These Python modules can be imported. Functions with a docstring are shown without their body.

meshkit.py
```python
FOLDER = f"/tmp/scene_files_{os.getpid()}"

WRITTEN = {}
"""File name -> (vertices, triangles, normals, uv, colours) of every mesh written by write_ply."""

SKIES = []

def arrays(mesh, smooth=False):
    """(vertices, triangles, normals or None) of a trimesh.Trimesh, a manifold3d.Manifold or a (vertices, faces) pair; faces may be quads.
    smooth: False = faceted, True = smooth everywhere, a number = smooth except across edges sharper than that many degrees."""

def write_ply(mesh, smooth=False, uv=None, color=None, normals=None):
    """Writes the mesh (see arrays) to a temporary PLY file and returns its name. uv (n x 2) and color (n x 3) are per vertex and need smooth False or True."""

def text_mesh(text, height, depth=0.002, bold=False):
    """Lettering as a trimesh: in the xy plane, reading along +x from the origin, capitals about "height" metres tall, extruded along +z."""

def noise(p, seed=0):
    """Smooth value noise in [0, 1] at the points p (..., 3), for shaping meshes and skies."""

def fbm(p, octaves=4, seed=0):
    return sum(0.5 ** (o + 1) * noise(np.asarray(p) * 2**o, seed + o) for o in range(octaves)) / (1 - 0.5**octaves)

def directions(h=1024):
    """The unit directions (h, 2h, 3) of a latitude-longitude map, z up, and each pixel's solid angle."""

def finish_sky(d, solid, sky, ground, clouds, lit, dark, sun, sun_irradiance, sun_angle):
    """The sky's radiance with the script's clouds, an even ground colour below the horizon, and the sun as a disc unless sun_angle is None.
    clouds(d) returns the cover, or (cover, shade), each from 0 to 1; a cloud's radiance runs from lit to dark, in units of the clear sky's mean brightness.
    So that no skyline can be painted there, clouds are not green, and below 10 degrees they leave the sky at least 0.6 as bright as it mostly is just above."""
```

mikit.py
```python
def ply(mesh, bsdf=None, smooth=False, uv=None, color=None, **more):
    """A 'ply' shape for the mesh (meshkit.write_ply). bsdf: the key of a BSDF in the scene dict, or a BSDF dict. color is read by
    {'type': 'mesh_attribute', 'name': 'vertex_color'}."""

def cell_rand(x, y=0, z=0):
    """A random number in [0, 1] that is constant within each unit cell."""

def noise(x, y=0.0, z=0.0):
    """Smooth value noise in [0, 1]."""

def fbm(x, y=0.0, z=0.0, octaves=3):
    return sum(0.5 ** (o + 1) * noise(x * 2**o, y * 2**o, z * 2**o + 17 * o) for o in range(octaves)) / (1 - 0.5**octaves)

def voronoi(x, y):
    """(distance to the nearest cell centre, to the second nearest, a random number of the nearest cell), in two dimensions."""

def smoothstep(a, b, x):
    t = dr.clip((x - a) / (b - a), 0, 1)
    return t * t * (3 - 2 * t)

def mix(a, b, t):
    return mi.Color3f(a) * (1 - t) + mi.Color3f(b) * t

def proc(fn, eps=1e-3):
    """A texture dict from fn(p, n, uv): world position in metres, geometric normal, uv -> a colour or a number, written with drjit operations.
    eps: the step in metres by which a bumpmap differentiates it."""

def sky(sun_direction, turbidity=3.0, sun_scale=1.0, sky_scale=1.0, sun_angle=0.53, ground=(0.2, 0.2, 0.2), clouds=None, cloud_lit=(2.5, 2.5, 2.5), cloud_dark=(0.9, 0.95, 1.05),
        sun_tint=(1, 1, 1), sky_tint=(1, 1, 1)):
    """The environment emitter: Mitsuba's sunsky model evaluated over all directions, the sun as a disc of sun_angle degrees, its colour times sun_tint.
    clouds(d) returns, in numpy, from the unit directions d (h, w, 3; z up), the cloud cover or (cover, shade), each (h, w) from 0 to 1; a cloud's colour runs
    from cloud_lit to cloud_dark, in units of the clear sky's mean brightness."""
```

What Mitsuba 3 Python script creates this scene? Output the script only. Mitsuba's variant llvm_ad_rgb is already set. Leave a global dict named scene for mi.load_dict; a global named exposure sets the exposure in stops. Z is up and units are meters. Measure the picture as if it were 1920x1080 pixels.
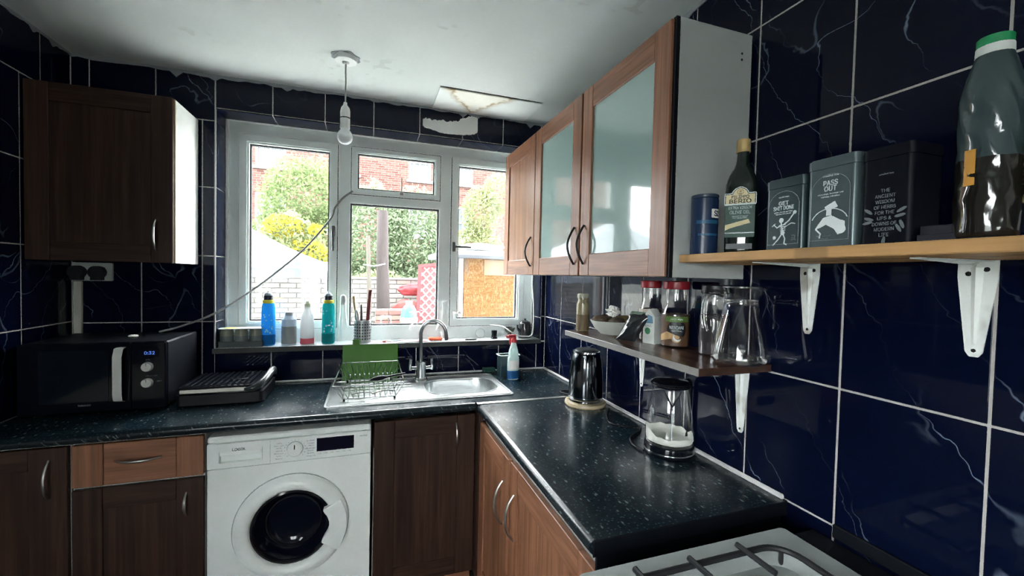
import math, random
import numpy as np, trimesh, mitsuba as mi, drjit as dr
import manifold3d as m3
from shapely.geometry import Polygon, Point, box as sbox, LineString
from shapely import affinity
from shapely.ops import unary_union
import mikit, meshkit
from mikit import noise, fbm, voronoi, smoothstep, mix, cell_rand, proc

random.seed(7); rng = np.random.default_rng(7)
T4 = mi.ScalarTransform4f
scene, labels = {}, {}

# ------------------------------------------------------------------ camera, sky, exposure
CAM = np.array([-1.07898, -2.48254, 1.49974])
FWD = np.array([0.323721, 0.945727, -0.028393])
UPV = np.array([-0.012158, 0.034164, 0.999342])
scene['camera'] = {'type': 'perspective', 'fov_axis': 'x', 'fov': 2 * math.degrees(math.atan(960 / 788.362)),
                   'near_clip': 0.02, 'far_clip': 200.0,
                   'to_world': T4().look_at(origin=CAM.tolist(), target=(CAM + FWD).tolist(), up=UPV.tolist())}


def overcast(d):
    n = meshkit.fbm(d * np.array([3.0, 3.0, 6.0]), 3, seed=4)
    return np.ones(d.shape[:2]), np.clip(0.15 + 0.5 * (n - 0.3), 0, 1)


scene['sky'] = mikit.sky((0.3, 0.5, 0.8), turbidity=5.0, sun_scale=0.0, clouds=overcast, ground=(0.22, 0.23, 0.22),
                         cloud_lit=(0.95, 1.0, 1.0), cloud_dark=(0.76, 0.82, 0.84))
exposure = 8.0

# ------------------------------------------------------------------ materials
def rgb(*c): return {'type': 'rgb', 'value': list(c)}
def two(b): return {'type': 'twosided', 'bsdf': b}
def pr(name, col, rough=0.5, metal=0.0, spec=0.5, **k):
    b = {'type': 'principled', 'base_color': rgb(*col) if isinstance(col, tuple) else col, 'roughness': rough, 'specular': spec, **k}
    if metal: b['metallic'] = metal
    scene['mat_' + name] = two(b)
    return 'mat_' + name
def thin(name, col, trans=1.0, rough=0.5):
    scene['mat_' + name] = {'type': 'principledthin', 'base_color': rgb(*col), 'roughness': rough, 'diff_trans': trans, 'spec_trans': 0.0, 'eta': 1.3}
    return 'mat_' + name


def f_tile(p, n, uv):
    u, v = p.x - p.y, p.z
    c, l = 0.85 * u + 0.53 * v, 0.53 * u - 0.85 * v
    w = fbm(u * 5, v * 5, 3.1, 2)
    j = fbm(u * 34, v * 34, 6.0, 3) - 0.5
    n1 = noise(c * 8.2 + 1.1 * w + 0.22 * j, l * 1.3 + 1.1 * w, 1.0)
    n2 = noise(c * 11.0 + 1.2 * w + 0.30 * j + 9.0, l * 3.2 - 0.8 * w, 5.0)
    m = smoothstep(0.30, 0.58, noise(u * 3.4 + 5, v * 3.4, 8.0))
    k = smoothstep(0.30, 0.75, noise(u * 13, v * 13, 2.0))
    v1 = (1 - smoothstep(0.0, 0.0085, dr.abs(n1 - 0.5))) * (0.12 + 0.88 * m) * (0.25 + 0.75 * k)
    v2 = (1 - smoothstep(0.0, 0.010, dr.abs(n2 - 0.53))) * m * 0.5 * k
    return mix(mix((0.0014, 0.0026, 0.0120), (0.0022, 0.0046, 0.0180), w), (0.15, 0.19, 0.26), dr.clip(v1 + v2, 0, 1))


def f_wood(vert, light, dark):
    def f(p, n, uv):
        al = p.z if vert else p.x + p.y
        ac = p.x + p.y if vert else p.z
        g = fbm(ac * 55, al * 2.2, (p.x - p.y) * 3.0, 3)
        s = noise(ac * 260, al * 9, 2.0)
        return mix(light, dark, smoothstep(0.15, 0.85, g)) * (0.86 + 0.28 * s)
    return f


def f_top(p, n, uv):
    d, d2, r = voronoi(p.x * 95 + p.z * 40, p.y * 95 + p.z * 60)
    e, e2, q = voronoi(p.x * 46 + 7 + p.z * 30, p.y * 22 + p.z * 20)
    w = noise(p.x * 160, p.y * 160, p.z * 160)
    fl = (1 - smoothstep(0.16, 0.30, d + 0.25 * (w - 0.5))) * smoothstep(0.62, 0.66, r) * (0.3 + 0.7 * w)
    fb = (1 - smoothstep(0.08, 0.17, e + 0.22 * (w - 0.5))) * smoothstep(0.60, 0.64, q)
    c = mix((0.0035, 0.0065, 0.0095), (0.008, 0.017, 0.023), w)
    return mix(mix(c, (0.030, 0.068, 0.080), fl), (0.11, 0.15, 0.15), fb * 0.8)


def f_top_rough(p, n, uv):
    w = fbm(p.x * 7, p.y * 7, 1.0, 3)
    return 0.10 + 0.24 * w


def f_ceil(p, n, uv):
    w = fbm(p.x * 2.2, p.y * 2.2, 1.0, 4)
    s = smoothstep(0.70, 0.78, noise(p.x * 31, p.y * 31, 2.0)) * smoothstep(0.72, 0.9, noise(p.x * 5, p.y * 5, 3.0))
    return mix(mix((0.72, 0.75, 0.735), (0.60, 0.64, 0.63), w), (0.34, 0.35, 0.31), 0.25 * s)


def f_ceil_bump(p, n, uv):
    seam = dr.exp(-dr.square((p.y + 0.70 + 0.012 * noise(p.x * 6, 1.0, 1.0)) / 0.018)) * 0.0016
    return seam + 0.0007 * fbm(p.x * 16, p.y * 16, 0.0, 3)


def f_panel(p, n, uv):
    # water stain: a brown tide line running round a pale middle
    u, v = (p.x + 0.74) / 0.56, -p.y / 0.295
    w = fbm(p.x * 24, p.y * 24, 4.0, 3) - 0.5
    r = dr.abs(u - 0.38) / 0.36 + (1 - v) * 0.92 + 0.32 * w
    line = dr.exp(-dr.square((r - 0.80) / 0.055))
    halo = dr.exp(-dr.square((r - 0.88) / 0.12)) * 0.35
    inside = 1 - smoothstep(0.72, 0.84, r)
    c = mix((0.74, 0.77, 0.755), (0.78, 0.77, 0.70), inside)
    return mix(c, (0.36, 0.27, 0.13), dr.clip(0.75 * line * smoothstep(-0.25, 0.25, w + 0.12) + halo, 0, 0.9))


def f_brick(p, n, uv):
    row = dr.floor(p.z / 0.075)
    x = p.x / 0.225 + 0.5 * (row - 2 * dr.floor(row / 2))
    fx, fz = x - dr.floor(x), p.z / 0.075 - row
    m = dr.maximum(smoothstep(0.93, 0.96, fx), smoothstep(0.84, 0.9, fz))
    r = cell_rand(dr.floor(x), row, 3)
    return mix(mix((0.062, 0.026, 0.021), (0.100, 0.050, 0.040), r), (0.12, 0.11, 0.105), m)


def f_osb(p, n, uv):
    a = noise(p.x * 28, p.z * 70, 1.0)
    b = noise(p.x * 75 + 3, p.z * 26, 4.0)
    c = mix((0.155, 0.085, 0.036), (0.125, 0.060, 0.024), smoothstep(0.35, 0.7, a))
    c = mix(c, (0.175, 0.115, 0.062), smoothstep(0.62, 0.8, b))
    stain = smoothstep(0.55, 0.75, noise(p.x * 4.5, p.z * 3.5, 9.0)) * smoothstep(1.40, 1.72, p.z)
    return mix(c, (0.11, 0.09, 0.08), 0.6 * stain)


def f_steel(p, n, uv):
    s = noise(p.x * 30, p.y * 420, p.z * 300)
    return mix((0.58, 0.60, 0.60), (0.74, 0.76, 0.76), s)


def f_shelf(p, n, uv):
    g = fbm(p.x * 45, p.y * 3, p.z * 90, 3)
    s = smoothstep(0.60, 0.72, noise(p.x * 30, p.y * 22, 7.0))
    return mix(mix((0.56, 0.33, 0.135), (0.42, 0.22, 0.085), g), (0.16, 0.09, 0.04), 0.45 * s)


def f_dshelf(p, n, uv):
    g = fbm(p.x * 40, p.y * 3, p.z * 60, 3)
    return mix((0.070, 0.036, 0.024), (0.028, 0.014, 0.011), g)


def f_dirty(p, n, uv):
    w = fbm(p.x * 22, p.y * 22, p.z * 14, 3)
    return mix((0.74, 0.77, 0.74), (0.33, 0.31, 0.26), 0.8 * smoothstep(0.56, 0.78, w))


TILE = pr('tile', proc(f_tile), 0.035, spec=0.17)
GROUT = pr('grout', (0.40, 0.38, 0.36), 0.9, spec=0.2)
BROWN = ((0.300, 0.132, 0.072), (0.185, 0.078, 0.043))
SHADED_BROWN = ((0.050, 0.0245, 0.0170), (0.024, 0.012, 0.0095))  # darker copy of BROWN with the shade put into the wood colour
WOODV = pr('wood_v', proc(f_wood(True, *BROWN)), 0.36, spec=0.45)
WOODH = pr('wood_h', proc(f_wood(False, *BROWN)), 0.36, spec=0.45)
SHWOODV = pr('shaded_wood_v', proc(f_wood(True, *SHADED_BROWN)), 0.42, spec=0.25)
SHWOODH = pr('shaded_wood_h', proc(f_wood(False, *SHADED_BROWN)), 0.42, spec=0.25)
TOP = pr('worktop', proc(f_top), proc(f_top_rough), spec=0.42)
scene['mat_ceiling'] = two({'type': 'bumpmap', 'arbitrary': proc(f_ceil_bump, 0.004), 'scale': 1.0, 'bsdf': {'type': 'diffuse', 'reflectance': proc(f_ceil)}})
CEIL = 'mat_ceiling'
PANEL = pr('stained', proc(f_panel), 0.9, spec=0.1)
PLASTER = pr('plaster', (0.62, 0.64, 0.63), 0.95, spec=0.1)
CAULK = pr('caulk', (0.26, 0.28, 0.30), 0.9, spec=0.2)
UPVC = pr('upvc', (0.70, 0.76, 0.75), 0.30)
UPVC2 = pr('upvc_bright', (0.80, 0.82, 0.83), 0.35)
GASKET = pr('gasket', (0.012, 0.013, 0.016), 0.6)
WHITE = pr('white_plastic', (0.72, 0.74, 0.73), 0.4)
ENAMEL = pr('enamel', (0.80, 0.84, 0.82), 0.32)
GREYP = pr('grey_plastic', (0.36, 0.40, 0.39), 0.5)
MELA = pr('melamine', (0.42, 0.44, 0.43), 0.45)
MELAW = pr('melamine_white', (0.80, 0.81, 0.79), 0.4)
EDGE = pr('edge_band', (0.42, 0.34, 0.17), 0.5)
BLACK = pr('black_gloss', (0.003, 0.004, 0.007), 0.10, spec=.3)
BLACKM = pr('black_matt', (0.004, 0.005, 0.008), 0.45, spec=.22)
BLACKI = pr('cast_iron', (0.010, 0.011, 0.014), 0.55)
SCREEN = pr('dark_screen', (0.003, 0.003, 0.012), 0.3, spec=.1)
CHROME = pr('chrome', (0.48, 0.50, 0.51), 0.07, metal=1.0)
SATIN = pr('satin_steel', (0.56, 0.56, 0.55), 0.30, metal=1.0)
STEEL = pr('sink_steel', proc(f_steel), 0.24, metal=1.0)
HOB = pr('hob_steel', (0.33, 0.36, 0.355), 0.38)
DARKH = pr('dark_bronze', (0.018, 0.016, 0.018), 0.35, metal=0.5)
SHELFW = pr('pine', proc(f_shelf), 0.55)
SHELFD = pr('dark_shelf', proc(f_dshelf), 0.22)
SHELFE = pr('shelf_edge', (0.20, 0.19, 0.185), 0.5)
BRACK = pr('bracket', proc(f_dirty), 0.45)
HOLE = pr('hole', (0.006, 0.006, 0.008), 0.8)
GREEN = pr('green_board', (0.050, 0.155, 0.020), 0.45)
FROST = pr('frosted', (0.26, 0.36, 0.34), 0.05, spec=0.9, clearcoat=1.0, clearcoat_gloss=0.97)
scene['mat_pane'] = {'type': 'thindielectric', 'int_ior': 1.5}
PANE = 'mat_pane'
scene['mat_glass'] = {'type': 'dielectric', 'int_ior': 1.5}
GLASS = 'mat_glass'
DGLASS = pr('smoked_glass', (0.003, 0.004, 0.010), 0.06, spec=0.25)
RED = pr('red_plastic', (0.30, 0.018, 0.028), 0.3)
WOODSP = pr('spoon_wood', (0.50, 0.38, 0.22), 0.6)
GOLD = pr('gold', (0.62, 0.44, 0.20), 0.35, metal=0.4)
PAPER = pr('paper', (0.78, 0.77, 0.74), 0.8)
CREAM = pr('cream_print', (0.66, 0.58, 0.36), 0.6)
PRINT = pr('pale_print', (0.60, 0.66, 0.68), 0.6)
PRINTD = pr('dim_print', (0.20, 0.23, 0.26), 0.6)
INK = pr('ink', (0.02, 0.02, 0.025), 0.6)
TIN = pr('tin', (0.036, 0.056, 0.064), 0.28, metal=0.35)
TIND = pr('tin_dark', (0.003, 0.004, 0.008), 0.45, spec=.12)
NAVY = pr('navy', (0.012, 0.028, 0.075), 0.3)

# ------------------------------------------------------------------ mesh helpers
def S(key, mesh, mat, smooth=False, M=None, **k):
    base, i = key, 0
    while key in scene:
        i += 1; key = '%s_%03d' % (base, i)
    if M is not None:
        if hasattr(mesh, 'to_mesh'): mesh = man2tri(mesh)
        mesh = mesh.copy(); mesh.apply_transform(M)
    if isinstance(mesh, trimesh.Trimesh) and len(mesh.faces) < 60000 and mesh.is_watertight and mesh.volume < 0: mesh = mesh.copy(); mesh.invert()
    scene[key] = mikit.ply(mesh, mat, smooth=smooth, **k)
    return key
def name(n):
    key, i = n, 0
    while key in labels or key in scene:
        i += 1; key = '%s_%03d' % (n, i)
    return key
def thing(n, label, cat, group=None, kind=None):
    key = name(n)
    labels[key] = {'label': label, 'category': cat}
    if group: labels[key]['group'] = group
    if kind: labels[key]['kind'] = kind
    return key
def struct(key, label=None, cat=None):
    labels[key] = {'kind': 'structure'}
    if label: labels[key]['label'] = label
    if cat: labels[key]['category'] = cat
    return key
def plab(key, label): labels[key] = {'label': label}
def man2tri(m):
    q = m.to_mesh()
    return trimesh.Trimesh(np.array(q.vert_properties[:, :3]), np.array(q.tri_verts), process=False)
def cat(*ms): return trimesh.util.concatenate(list(ms))
def cbox(x0, x1, y0, y1, z0, z1, c=0.002):
    c = min(c, (x1 - x0) * .45, (y1 - y0) * .45, (z1 - z0) * .45)
    P = []
    for sx in (0, 1):
        for sy in (0, 1):
            for sz in (0, 1):
                X, Y, Z = (x0, x1)[sx], (y0, y1)[sy], (z0, z1)[sz]
                dx, dy, dz = (c, -c)[sx], (c, -c)[sy], (c, -c)[sz]
                P += [(X, Y + dy, Z + dz), (X + dx, Y, Z + dz), (X + dx, Y + dy, Z)]
    return trimesh.convex.convex_hull(np.array(P))
def bx(x0, x1, y0, y1, z0, z1):
    return trimesh.creation.box(bounds=[[x0, y0, z0], [x1, y1, z1]])
def prism(poly, a, b, axis='z'):
    out = []
    for g in getattr(poly, 'geoms', [poly]):
        m = trimesh.creation.extrude_polygon(g, abs(b - a), engine='earcut')
        v = np.array(m.vertices); lo = min(a, b)
        if axis == 'z': w = np.c_[v[:, 0], v[:, 1], v[:, 2] + lo]
        elif axis == 'y': w = np.c_[v[:, 0], v[:, 2] + lo, v[:, 1]]
        else: w = np.c_[v[:, 2] + lo, v[:, 0], v[:, 1]]
        q = trimesh.Trimesh(w, m.faces, process=False)
        if axis == 'y': q.invert()
        out.append(q)
    return cat(*out)
def rrect(x0, x1, y0, y1, r, n=6): return sbox(x0 + r, y0 + r, x1 - r, y1 - r).buffer(r, quad_segs=n)
def lathe(prof, n=28, at=(0, 0, 0), close=False):
    prof = [tuple(map(float, q)) for q in prof]
    k = len(prof); ang = np.arange(n) * 2 * np.pi / n
    v, f, idx = [], [], []
    for r, z in prof:
        if r < 1e-7: idx.append([len(v)] * n); v.append((0, 0, z))
        else:
            idx.append(list(range(len(v), len(v) + n)))
            v += [(r * c, r * s, z) for c, s in zip(np.cos(ang), np.sin(ang))]
    for i in range(k if close else k - 1):
        a, b = idx[i], idx[(i + 1) % k]
        for j in range(n):
            q = [a[j], a[(j + 1) % n], b[(j + 1) % n], b[j]]
            for t in ((q[0], q[1], q[2]), (q[0], q[2], q[3])):
                if len(set(t)) == 3: f.append(t)
    m = trimesh.Trimesh(np.array(v), np.array(f), process=False)
    if m.volume < 0: m.invert()
    m.apply_translation(at)
    return m
def sprof(pts, n=6):
    """smooth a lathe profile with a Catmull-Rom spline"""
    return spline(np.array(pts, float), n)
def spline(P, n=6):
    P = np.asarray(P, float)
    Q = np.vstack([2 * P[0] - P[1], P, 2 * P[-1] - P[-2]])
    out = []
    for i in range(1, len(Q) - 2):
        for t in np.arange(n) / n:
            a, b, c, d = Q[i - 1:i + 3]
            out.append(0.5 * (2 * b + (c - a) * t + (2 * a - 5 * b + 4 * c - d) * t ** 2 + (3 * b - a - 3 * c + d) * t ** 3))
    out.append(Q[-2])
    return np.array(out)
def tube(pts, r, n=8, closed=False):
    p = np.asarray(pts, float); k = len(p)
    r = np.broadcast_to(np.asarray(r, float), (k,))
    t = np.roll(p, -1, 0) - np.roll(p, 1, 0) if closed else np.gradient(p, axis=0)
    t /= np.linalg.norm(t, axis=1, keepdims=True) + 1e-12
    u = np.cross(t[0], [0, 0, 1.0]) if abs(t[0][2]) < .9 else np.cross(t[0], [1.0, 0, 0])
    u /= np.linalg.norm(u); V = []
    for i in range(k):
        u = u - t[i] * (u @ t[i]); u /= np.linalg.norm(u)
        w = np.cross(t[i], u)
        a = np.arange(n) * 2 * np.pi / n
        V.append(p[i] + r[i] * (np.cos(a)[:, None] * u + np.sin(a)[:, None] * w))
    V = np.vstack(V); F = []
    for i in range(k if closed else k - 1):
        for j in range(n):
            a, b = i * n + j, i * n + (j + 1) % n
            c, d = ((i + 1) % k) * n + (j + 1) % n, ((i + 1) % k) * n + j
            F += [(a, b, c), (a, c, d)]
    if not closed:
        V = np.vstack([V, p[0], p[-1]])
        for j in range(n):
            F += [(k * n, (j + 1) % n, j), (k * n + 1, (k - 1) * n + j, (k - 1) * n + (j + 1) % n)]
    return trimesh.Trimesh(V, np.array(F), process=False)
def bars(segs, r, n=6): return cat(*[tube(np.array(s, float), r, n) for s in segs])
def frameM(o, right, up):
    right, up = np.array(right, float), np.array(up, float)
    right /= np.linalg.norm(right); up /= np.linalg.norm(up)
    M = np.eye(4); M[:3, 0], M[:3, 1], M[:3, 2], M[:3, 3] = right, up, np.cross(right, up), o
    return M
def rotz(a, o=(0, 0, 0)):
    M = np.eye(4); c, s = math.cos(a), math.sin(a)
    M[:2, :2] = [[c, -s], [s, c]]; M[:3, 3] = o
    return M
def rotx(a):
    M = np.eye(4); c, s = math.cos(a), math.sin(a)
    M[1:3, 1:3] = [[c, -s], [s, c]]
    return M
def at(x, y, z):
    M = np.eye(4); M[:3, 3] = (x, y, z); return M
def text(t, h, depth=0.0006, bold=False, width=None, centre=True):
    m = meshkit.text_mesh(t, h, depth, bold)
    if width:
        s = width / (m.bounds[1, 0] - m.bounds[0, 0]); v = np.array(m.vertices); v[:, 0] *= s; m.vertices = v
    if centre: m.apply_translation([-(m.bounds[0, 0] + m.bounds[1, 0]) / 2, 0, 0])
    return m
def lines(rows, **k):
    """rows of (text, height, y, width or None) as one lettering mesh"""
    out = []
    for t, h, y, w in rows:
        m = text(t, h, width=w, bold=k.get('bold', False), depth=k.get('depth', .0006)); m.apply_translation([0, y, 0]); out.append(m)
    return cat(*out)
def flat(poly, d=0.0006): return prism(poly, 0, d, 'z')
def wrap(m, R, sub=True):
    """bend a mesh that lies in the xy plane (z outwards) round an upright cylinder of radius R about the z axis, facing -y"""
    if sub:
        v, f = trimesh.remesh.subdivide_to_size(m.vertices, m.faces, max(.004, R * .2), max_iter=20)
    else: v, f = m.vertices, m.faces
    v = np.array(v); a = v[:, 0] / R; r = R + v[:, 2]
    return trimesh.Trimesh(np.c_[r * np.sin(a), -r * np.cos(a), v[:, 1]], f, process=False)
def clear(outer, t=0.0025, base=0.006):
    """a glass vessel: the outer lathe profile (from (0, z0) up) and an inner wall t thick, closed"""
    o = [q for q in outer]
    i = [(max(r - t, 0.0005), max(z, outer[0][1] + base)) for r, z in outer[1:]][::-1]
    return o + i + [(0, outer[0][1] + base)]
def hullpts(*pts): return trimesh.convex.convex_hull(np.array(pts, float))

# ------------------------------------------------------------------ room shell
H, W, YB, YD = 2.463, 2.368, -5.80, 0.155
floor = struct('floor'); S(floor, cbox(-W - .2, .2, YB - .2, .34, -.12, 0, .001), pr('vinyl', (0.045, 0.045, 0.047), .9, spec=.05))
ceil = struct('ceiling'); S(ceil, cbox(-W - .2, .2, YB - .2, .34, H, H + .15, .001), CEIL)
WX0, WX1, WZ0, WZ1 = -1.807, -0.030, 1.088, 2.302
wb = struct('wall_back')
S(wb, prism(sbox(-W - .2, 0, .2, H).difference(sbox(WX0, WZ0 - .02, WX1, WZ1)), .0012, .34, 'y'), GROUT)
wr = struct('wall_right'); S(wr, bx(.0012, .2, YB, .0012, 0, H), GROUT)
wl = struct('wall_left'); S(wl, prism(sbox(YB, 0, .0012, H).difference(sbox(-4.25, 1.0, -2.95, 2.05)), -W - .2, -W - .0012, 'x'), GROUT)
wf = struct('wall_front'); PAINT = pr('wall_paint', (0.36, 0.38, 0.37), .9, spec=.2)
S(wf, prism(sbox(-W - .2, 0, .2, H).difference(sbox(-2.32, .50, -1.49, 1.74)), YB - .2, YB, 'y'), PAINT)

GAP = .0025
def tiles(parent, plane, rects):
    for a0, a1, z0, z1 in rects:
        a0, a1, z0, z1 = a0 + GAP, a1 - GAP, z0 + GAP, z1 - GAP
        if plane == 'y': m = cbox(a0, a1, 0, .008, z0, z1, .0012)
        elif plane == 'x': m = cbox(0, .008, a0, a1, z0, z1, .0012)
        else: m = cbox(-W - .008, -W, a0, a1, z0, z1, .0012)
        S(parent + '__tile', m, TILE)
ZR = [.236, .572, .909, 1.245, 1.581, 1.917, 2.248, H + .003]
gy = [0] + [-.2300 - .2593 * k for k in range(10)]
tiles(wr, 'x', [(gy[i + 1], gy[i], ZR[j], ZR[j + 1]) for i in range(len(gy) - 1) for j in range(1, 7)])
gl = [0, -.185, -.298, -.558, -.818, -1.078, -1.338, -1.598]
tiles(wl, 'l', [(-.298, 0, ZR[j], ZR[j + 1]) for j in range(2, 6)] + [(-.185, 0, 2.248, H + .003), (-.445, -.185, 2.248, H + .003)]
      + [(-.298 - .26 * (i + 1), -.298 - .26 * i, ZR[j], ZR[j + 1]) for i in range(5) for j in range(2, 6)]
      + [(-.445 - .26 * (i + 1), -.445 - .26 * i, 2.248, H + .003) for i in range(4)])
gx = [WX0 - .003, -1.556, -1.308, -1.060, -.810, -.560, -.309, -.057, 0]
ZL = [.905, 1.237, 1.566, 1.908, 2.237]
rects = [(a, b, ZL[j], ZL[j + 1]) for a, b in ((-W, -2.108), (-2.108, -1.862), (-1.862, WX0)) for j in range(4)]
rects += [(-W, -2.301, 2.237, H), (-2.301, -2.051, 2.237, H), (-2.051, WX0, 2.237, H)]
rects += [(gx[i], gx[i + 1], WZ1, H) for i in range(8)]
rects += [(gx[i], gx[i + 1], .905, WZ0 - .004) for i in range(8)]
rects += [(WX1, 0, a, b) for a, b in ((WZ0, 1.245), (1.245, 1.581), (1.581, 1.917), (1.917, WZ1))]
tiles(wb, 'y', rects)
# tiled reveal round the window: soffit and two cheeks
for i in range(8):
    x0, x1 = max(gx[i], WX0) + GAP, min(gx[i + 1], WX1) - GAP
    if x1 - x0 > .01: S(wb + '__tile', cbox(x0, x1, .003, YD - .002, WZ1 - .006, WZ1, .001), TILE)
for z0, z1 in zip([WZ0, 1.237, 1.566, 1.908, 2.237], [1.237, 1.566, 1.908, 2.237, WZ1 - .006]):
    S(wb + '__tile', cbox(WX0, WX0 + .006, .003, YD - .002, z0 + GAP, z1 - GAP, .001), TILE)
    S(wb + '__tile', cbox(WX1 - .006, WX1, .003, YD - .002, z0 + GAP, z1 - GAP, .001), TILE)
S(wb + '__edge_trim', cbox(WX0 - .004, WX0 + .003, -.004, .004, WZ0, H, .001), pr('trim', (0.34, 0.34, 0.34), .6))
# ragged filler under the ceiling and the smear of plaster above the window
def ragged(x0, x1, z0, amp, seed, n=90):
    r = np.random.default_rng(seed); xs = np.linspace(x0, x1, n)
    low = z0 + amp * (meshkit.noise(np.c_[xs * 30, xs * 0, xs * 0 + seed]) - .5) - amp * (r.random(n) > .93) * 1.6
    return Polygon([(x0, H)] + list(zip(xs, low)) + [(x1, H)])
S(wb + '__filler', prism(ragged(-W, 0, H - .014, .012, 3), -.004, .001, 'y'), CAULK)
S(wr + '__filler', prism(ragged(-3.0, -.0, H - .010, .010, 5), -.004, .001, 'x'), CAULK)
S(wl + '__filler', prism(ragged(-2.0, -.0, H - .012, .010, 8), -W - .001, -W + .004, 'x'), CAULK)
xs = np.linspace(-.79, -.475, 46); r = np.random.default_rng(2)
up_ = 2.382 + .016 * r.random(46) + .045 * np.clip((xs + .62) / .1, 0, 1)
lo_ = 2.352 - .028 * np.sin(np.clip((xs + .79) / .315, 0, 1) * math.pi) ** .7 + .006 * r.random(46)
S(wb + '__plaster_smear', prism(Polygon(list(zip(xs, lo_)) + list(zip(xs, up_))[::-1]).buffer(.004), -.005, .001, 'y'), PLASTER)
plab(wb + '__plaster_smear', 'ragged smear of white plaster over the tiles')
# square of stained board let into the ceiling
v = cbox(-.742, -.178, -.296, -.008, 0, .006, .001); v.apply_transform(trimesh.transformations.rotation_matrix(math.radians(.5), [1, 0, 0], [0, 0, 0])); v.apply_translation([0, 0, H - .0065])
S(ceil + '__patch_board', v, PANEL); plab(ceil + '__patch_board', 'ceiling board with a brown water stain')
S(ceil + '__seam', cbox(-.744, -.174, -.2995, -.2965, H - .0015, H + .002, .0005), INK)  # board seam, with the shade of its gap put in as black

# ------------------------------------------------------------------ window
w1 = struct('window_1'); PY = .190
def fr(x0, x1, z0, z1, t, y0, y1, c=.004):
    """a mitred frame: outer rectangle, bar width t (or left, right, bottom, top)"""
    l, r_, b, tp = (t,) * 4 if not isinstance(t, tuple) else t
    return prism(sbox(x0, z0, x1, z1).difference(sbox(x0 + l, z0 + b, x1 - r_, z1 - tp)), y0, y1, 'y')
fx0, fx1, fz0, fz1 = -1.790, -.040, 1.10, 2.292
holes = [(-1.742, -1.250, 1.175, 2.232), (-1.180, -.662, 1.955, 2.232), (-1.182, -.668, 1.186, 1.902), (-.592, -.096, 1.175, 2.232)]
outer = sbox(fx0, fz0, fx1, fz1)
for h in holes: outer = outer.difference(sbox(h[0], h[2], h[1], h[3]))
S(w1, prism(outer, YD, YD + .065, 'y'), UPVC)
bead = []
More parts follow.
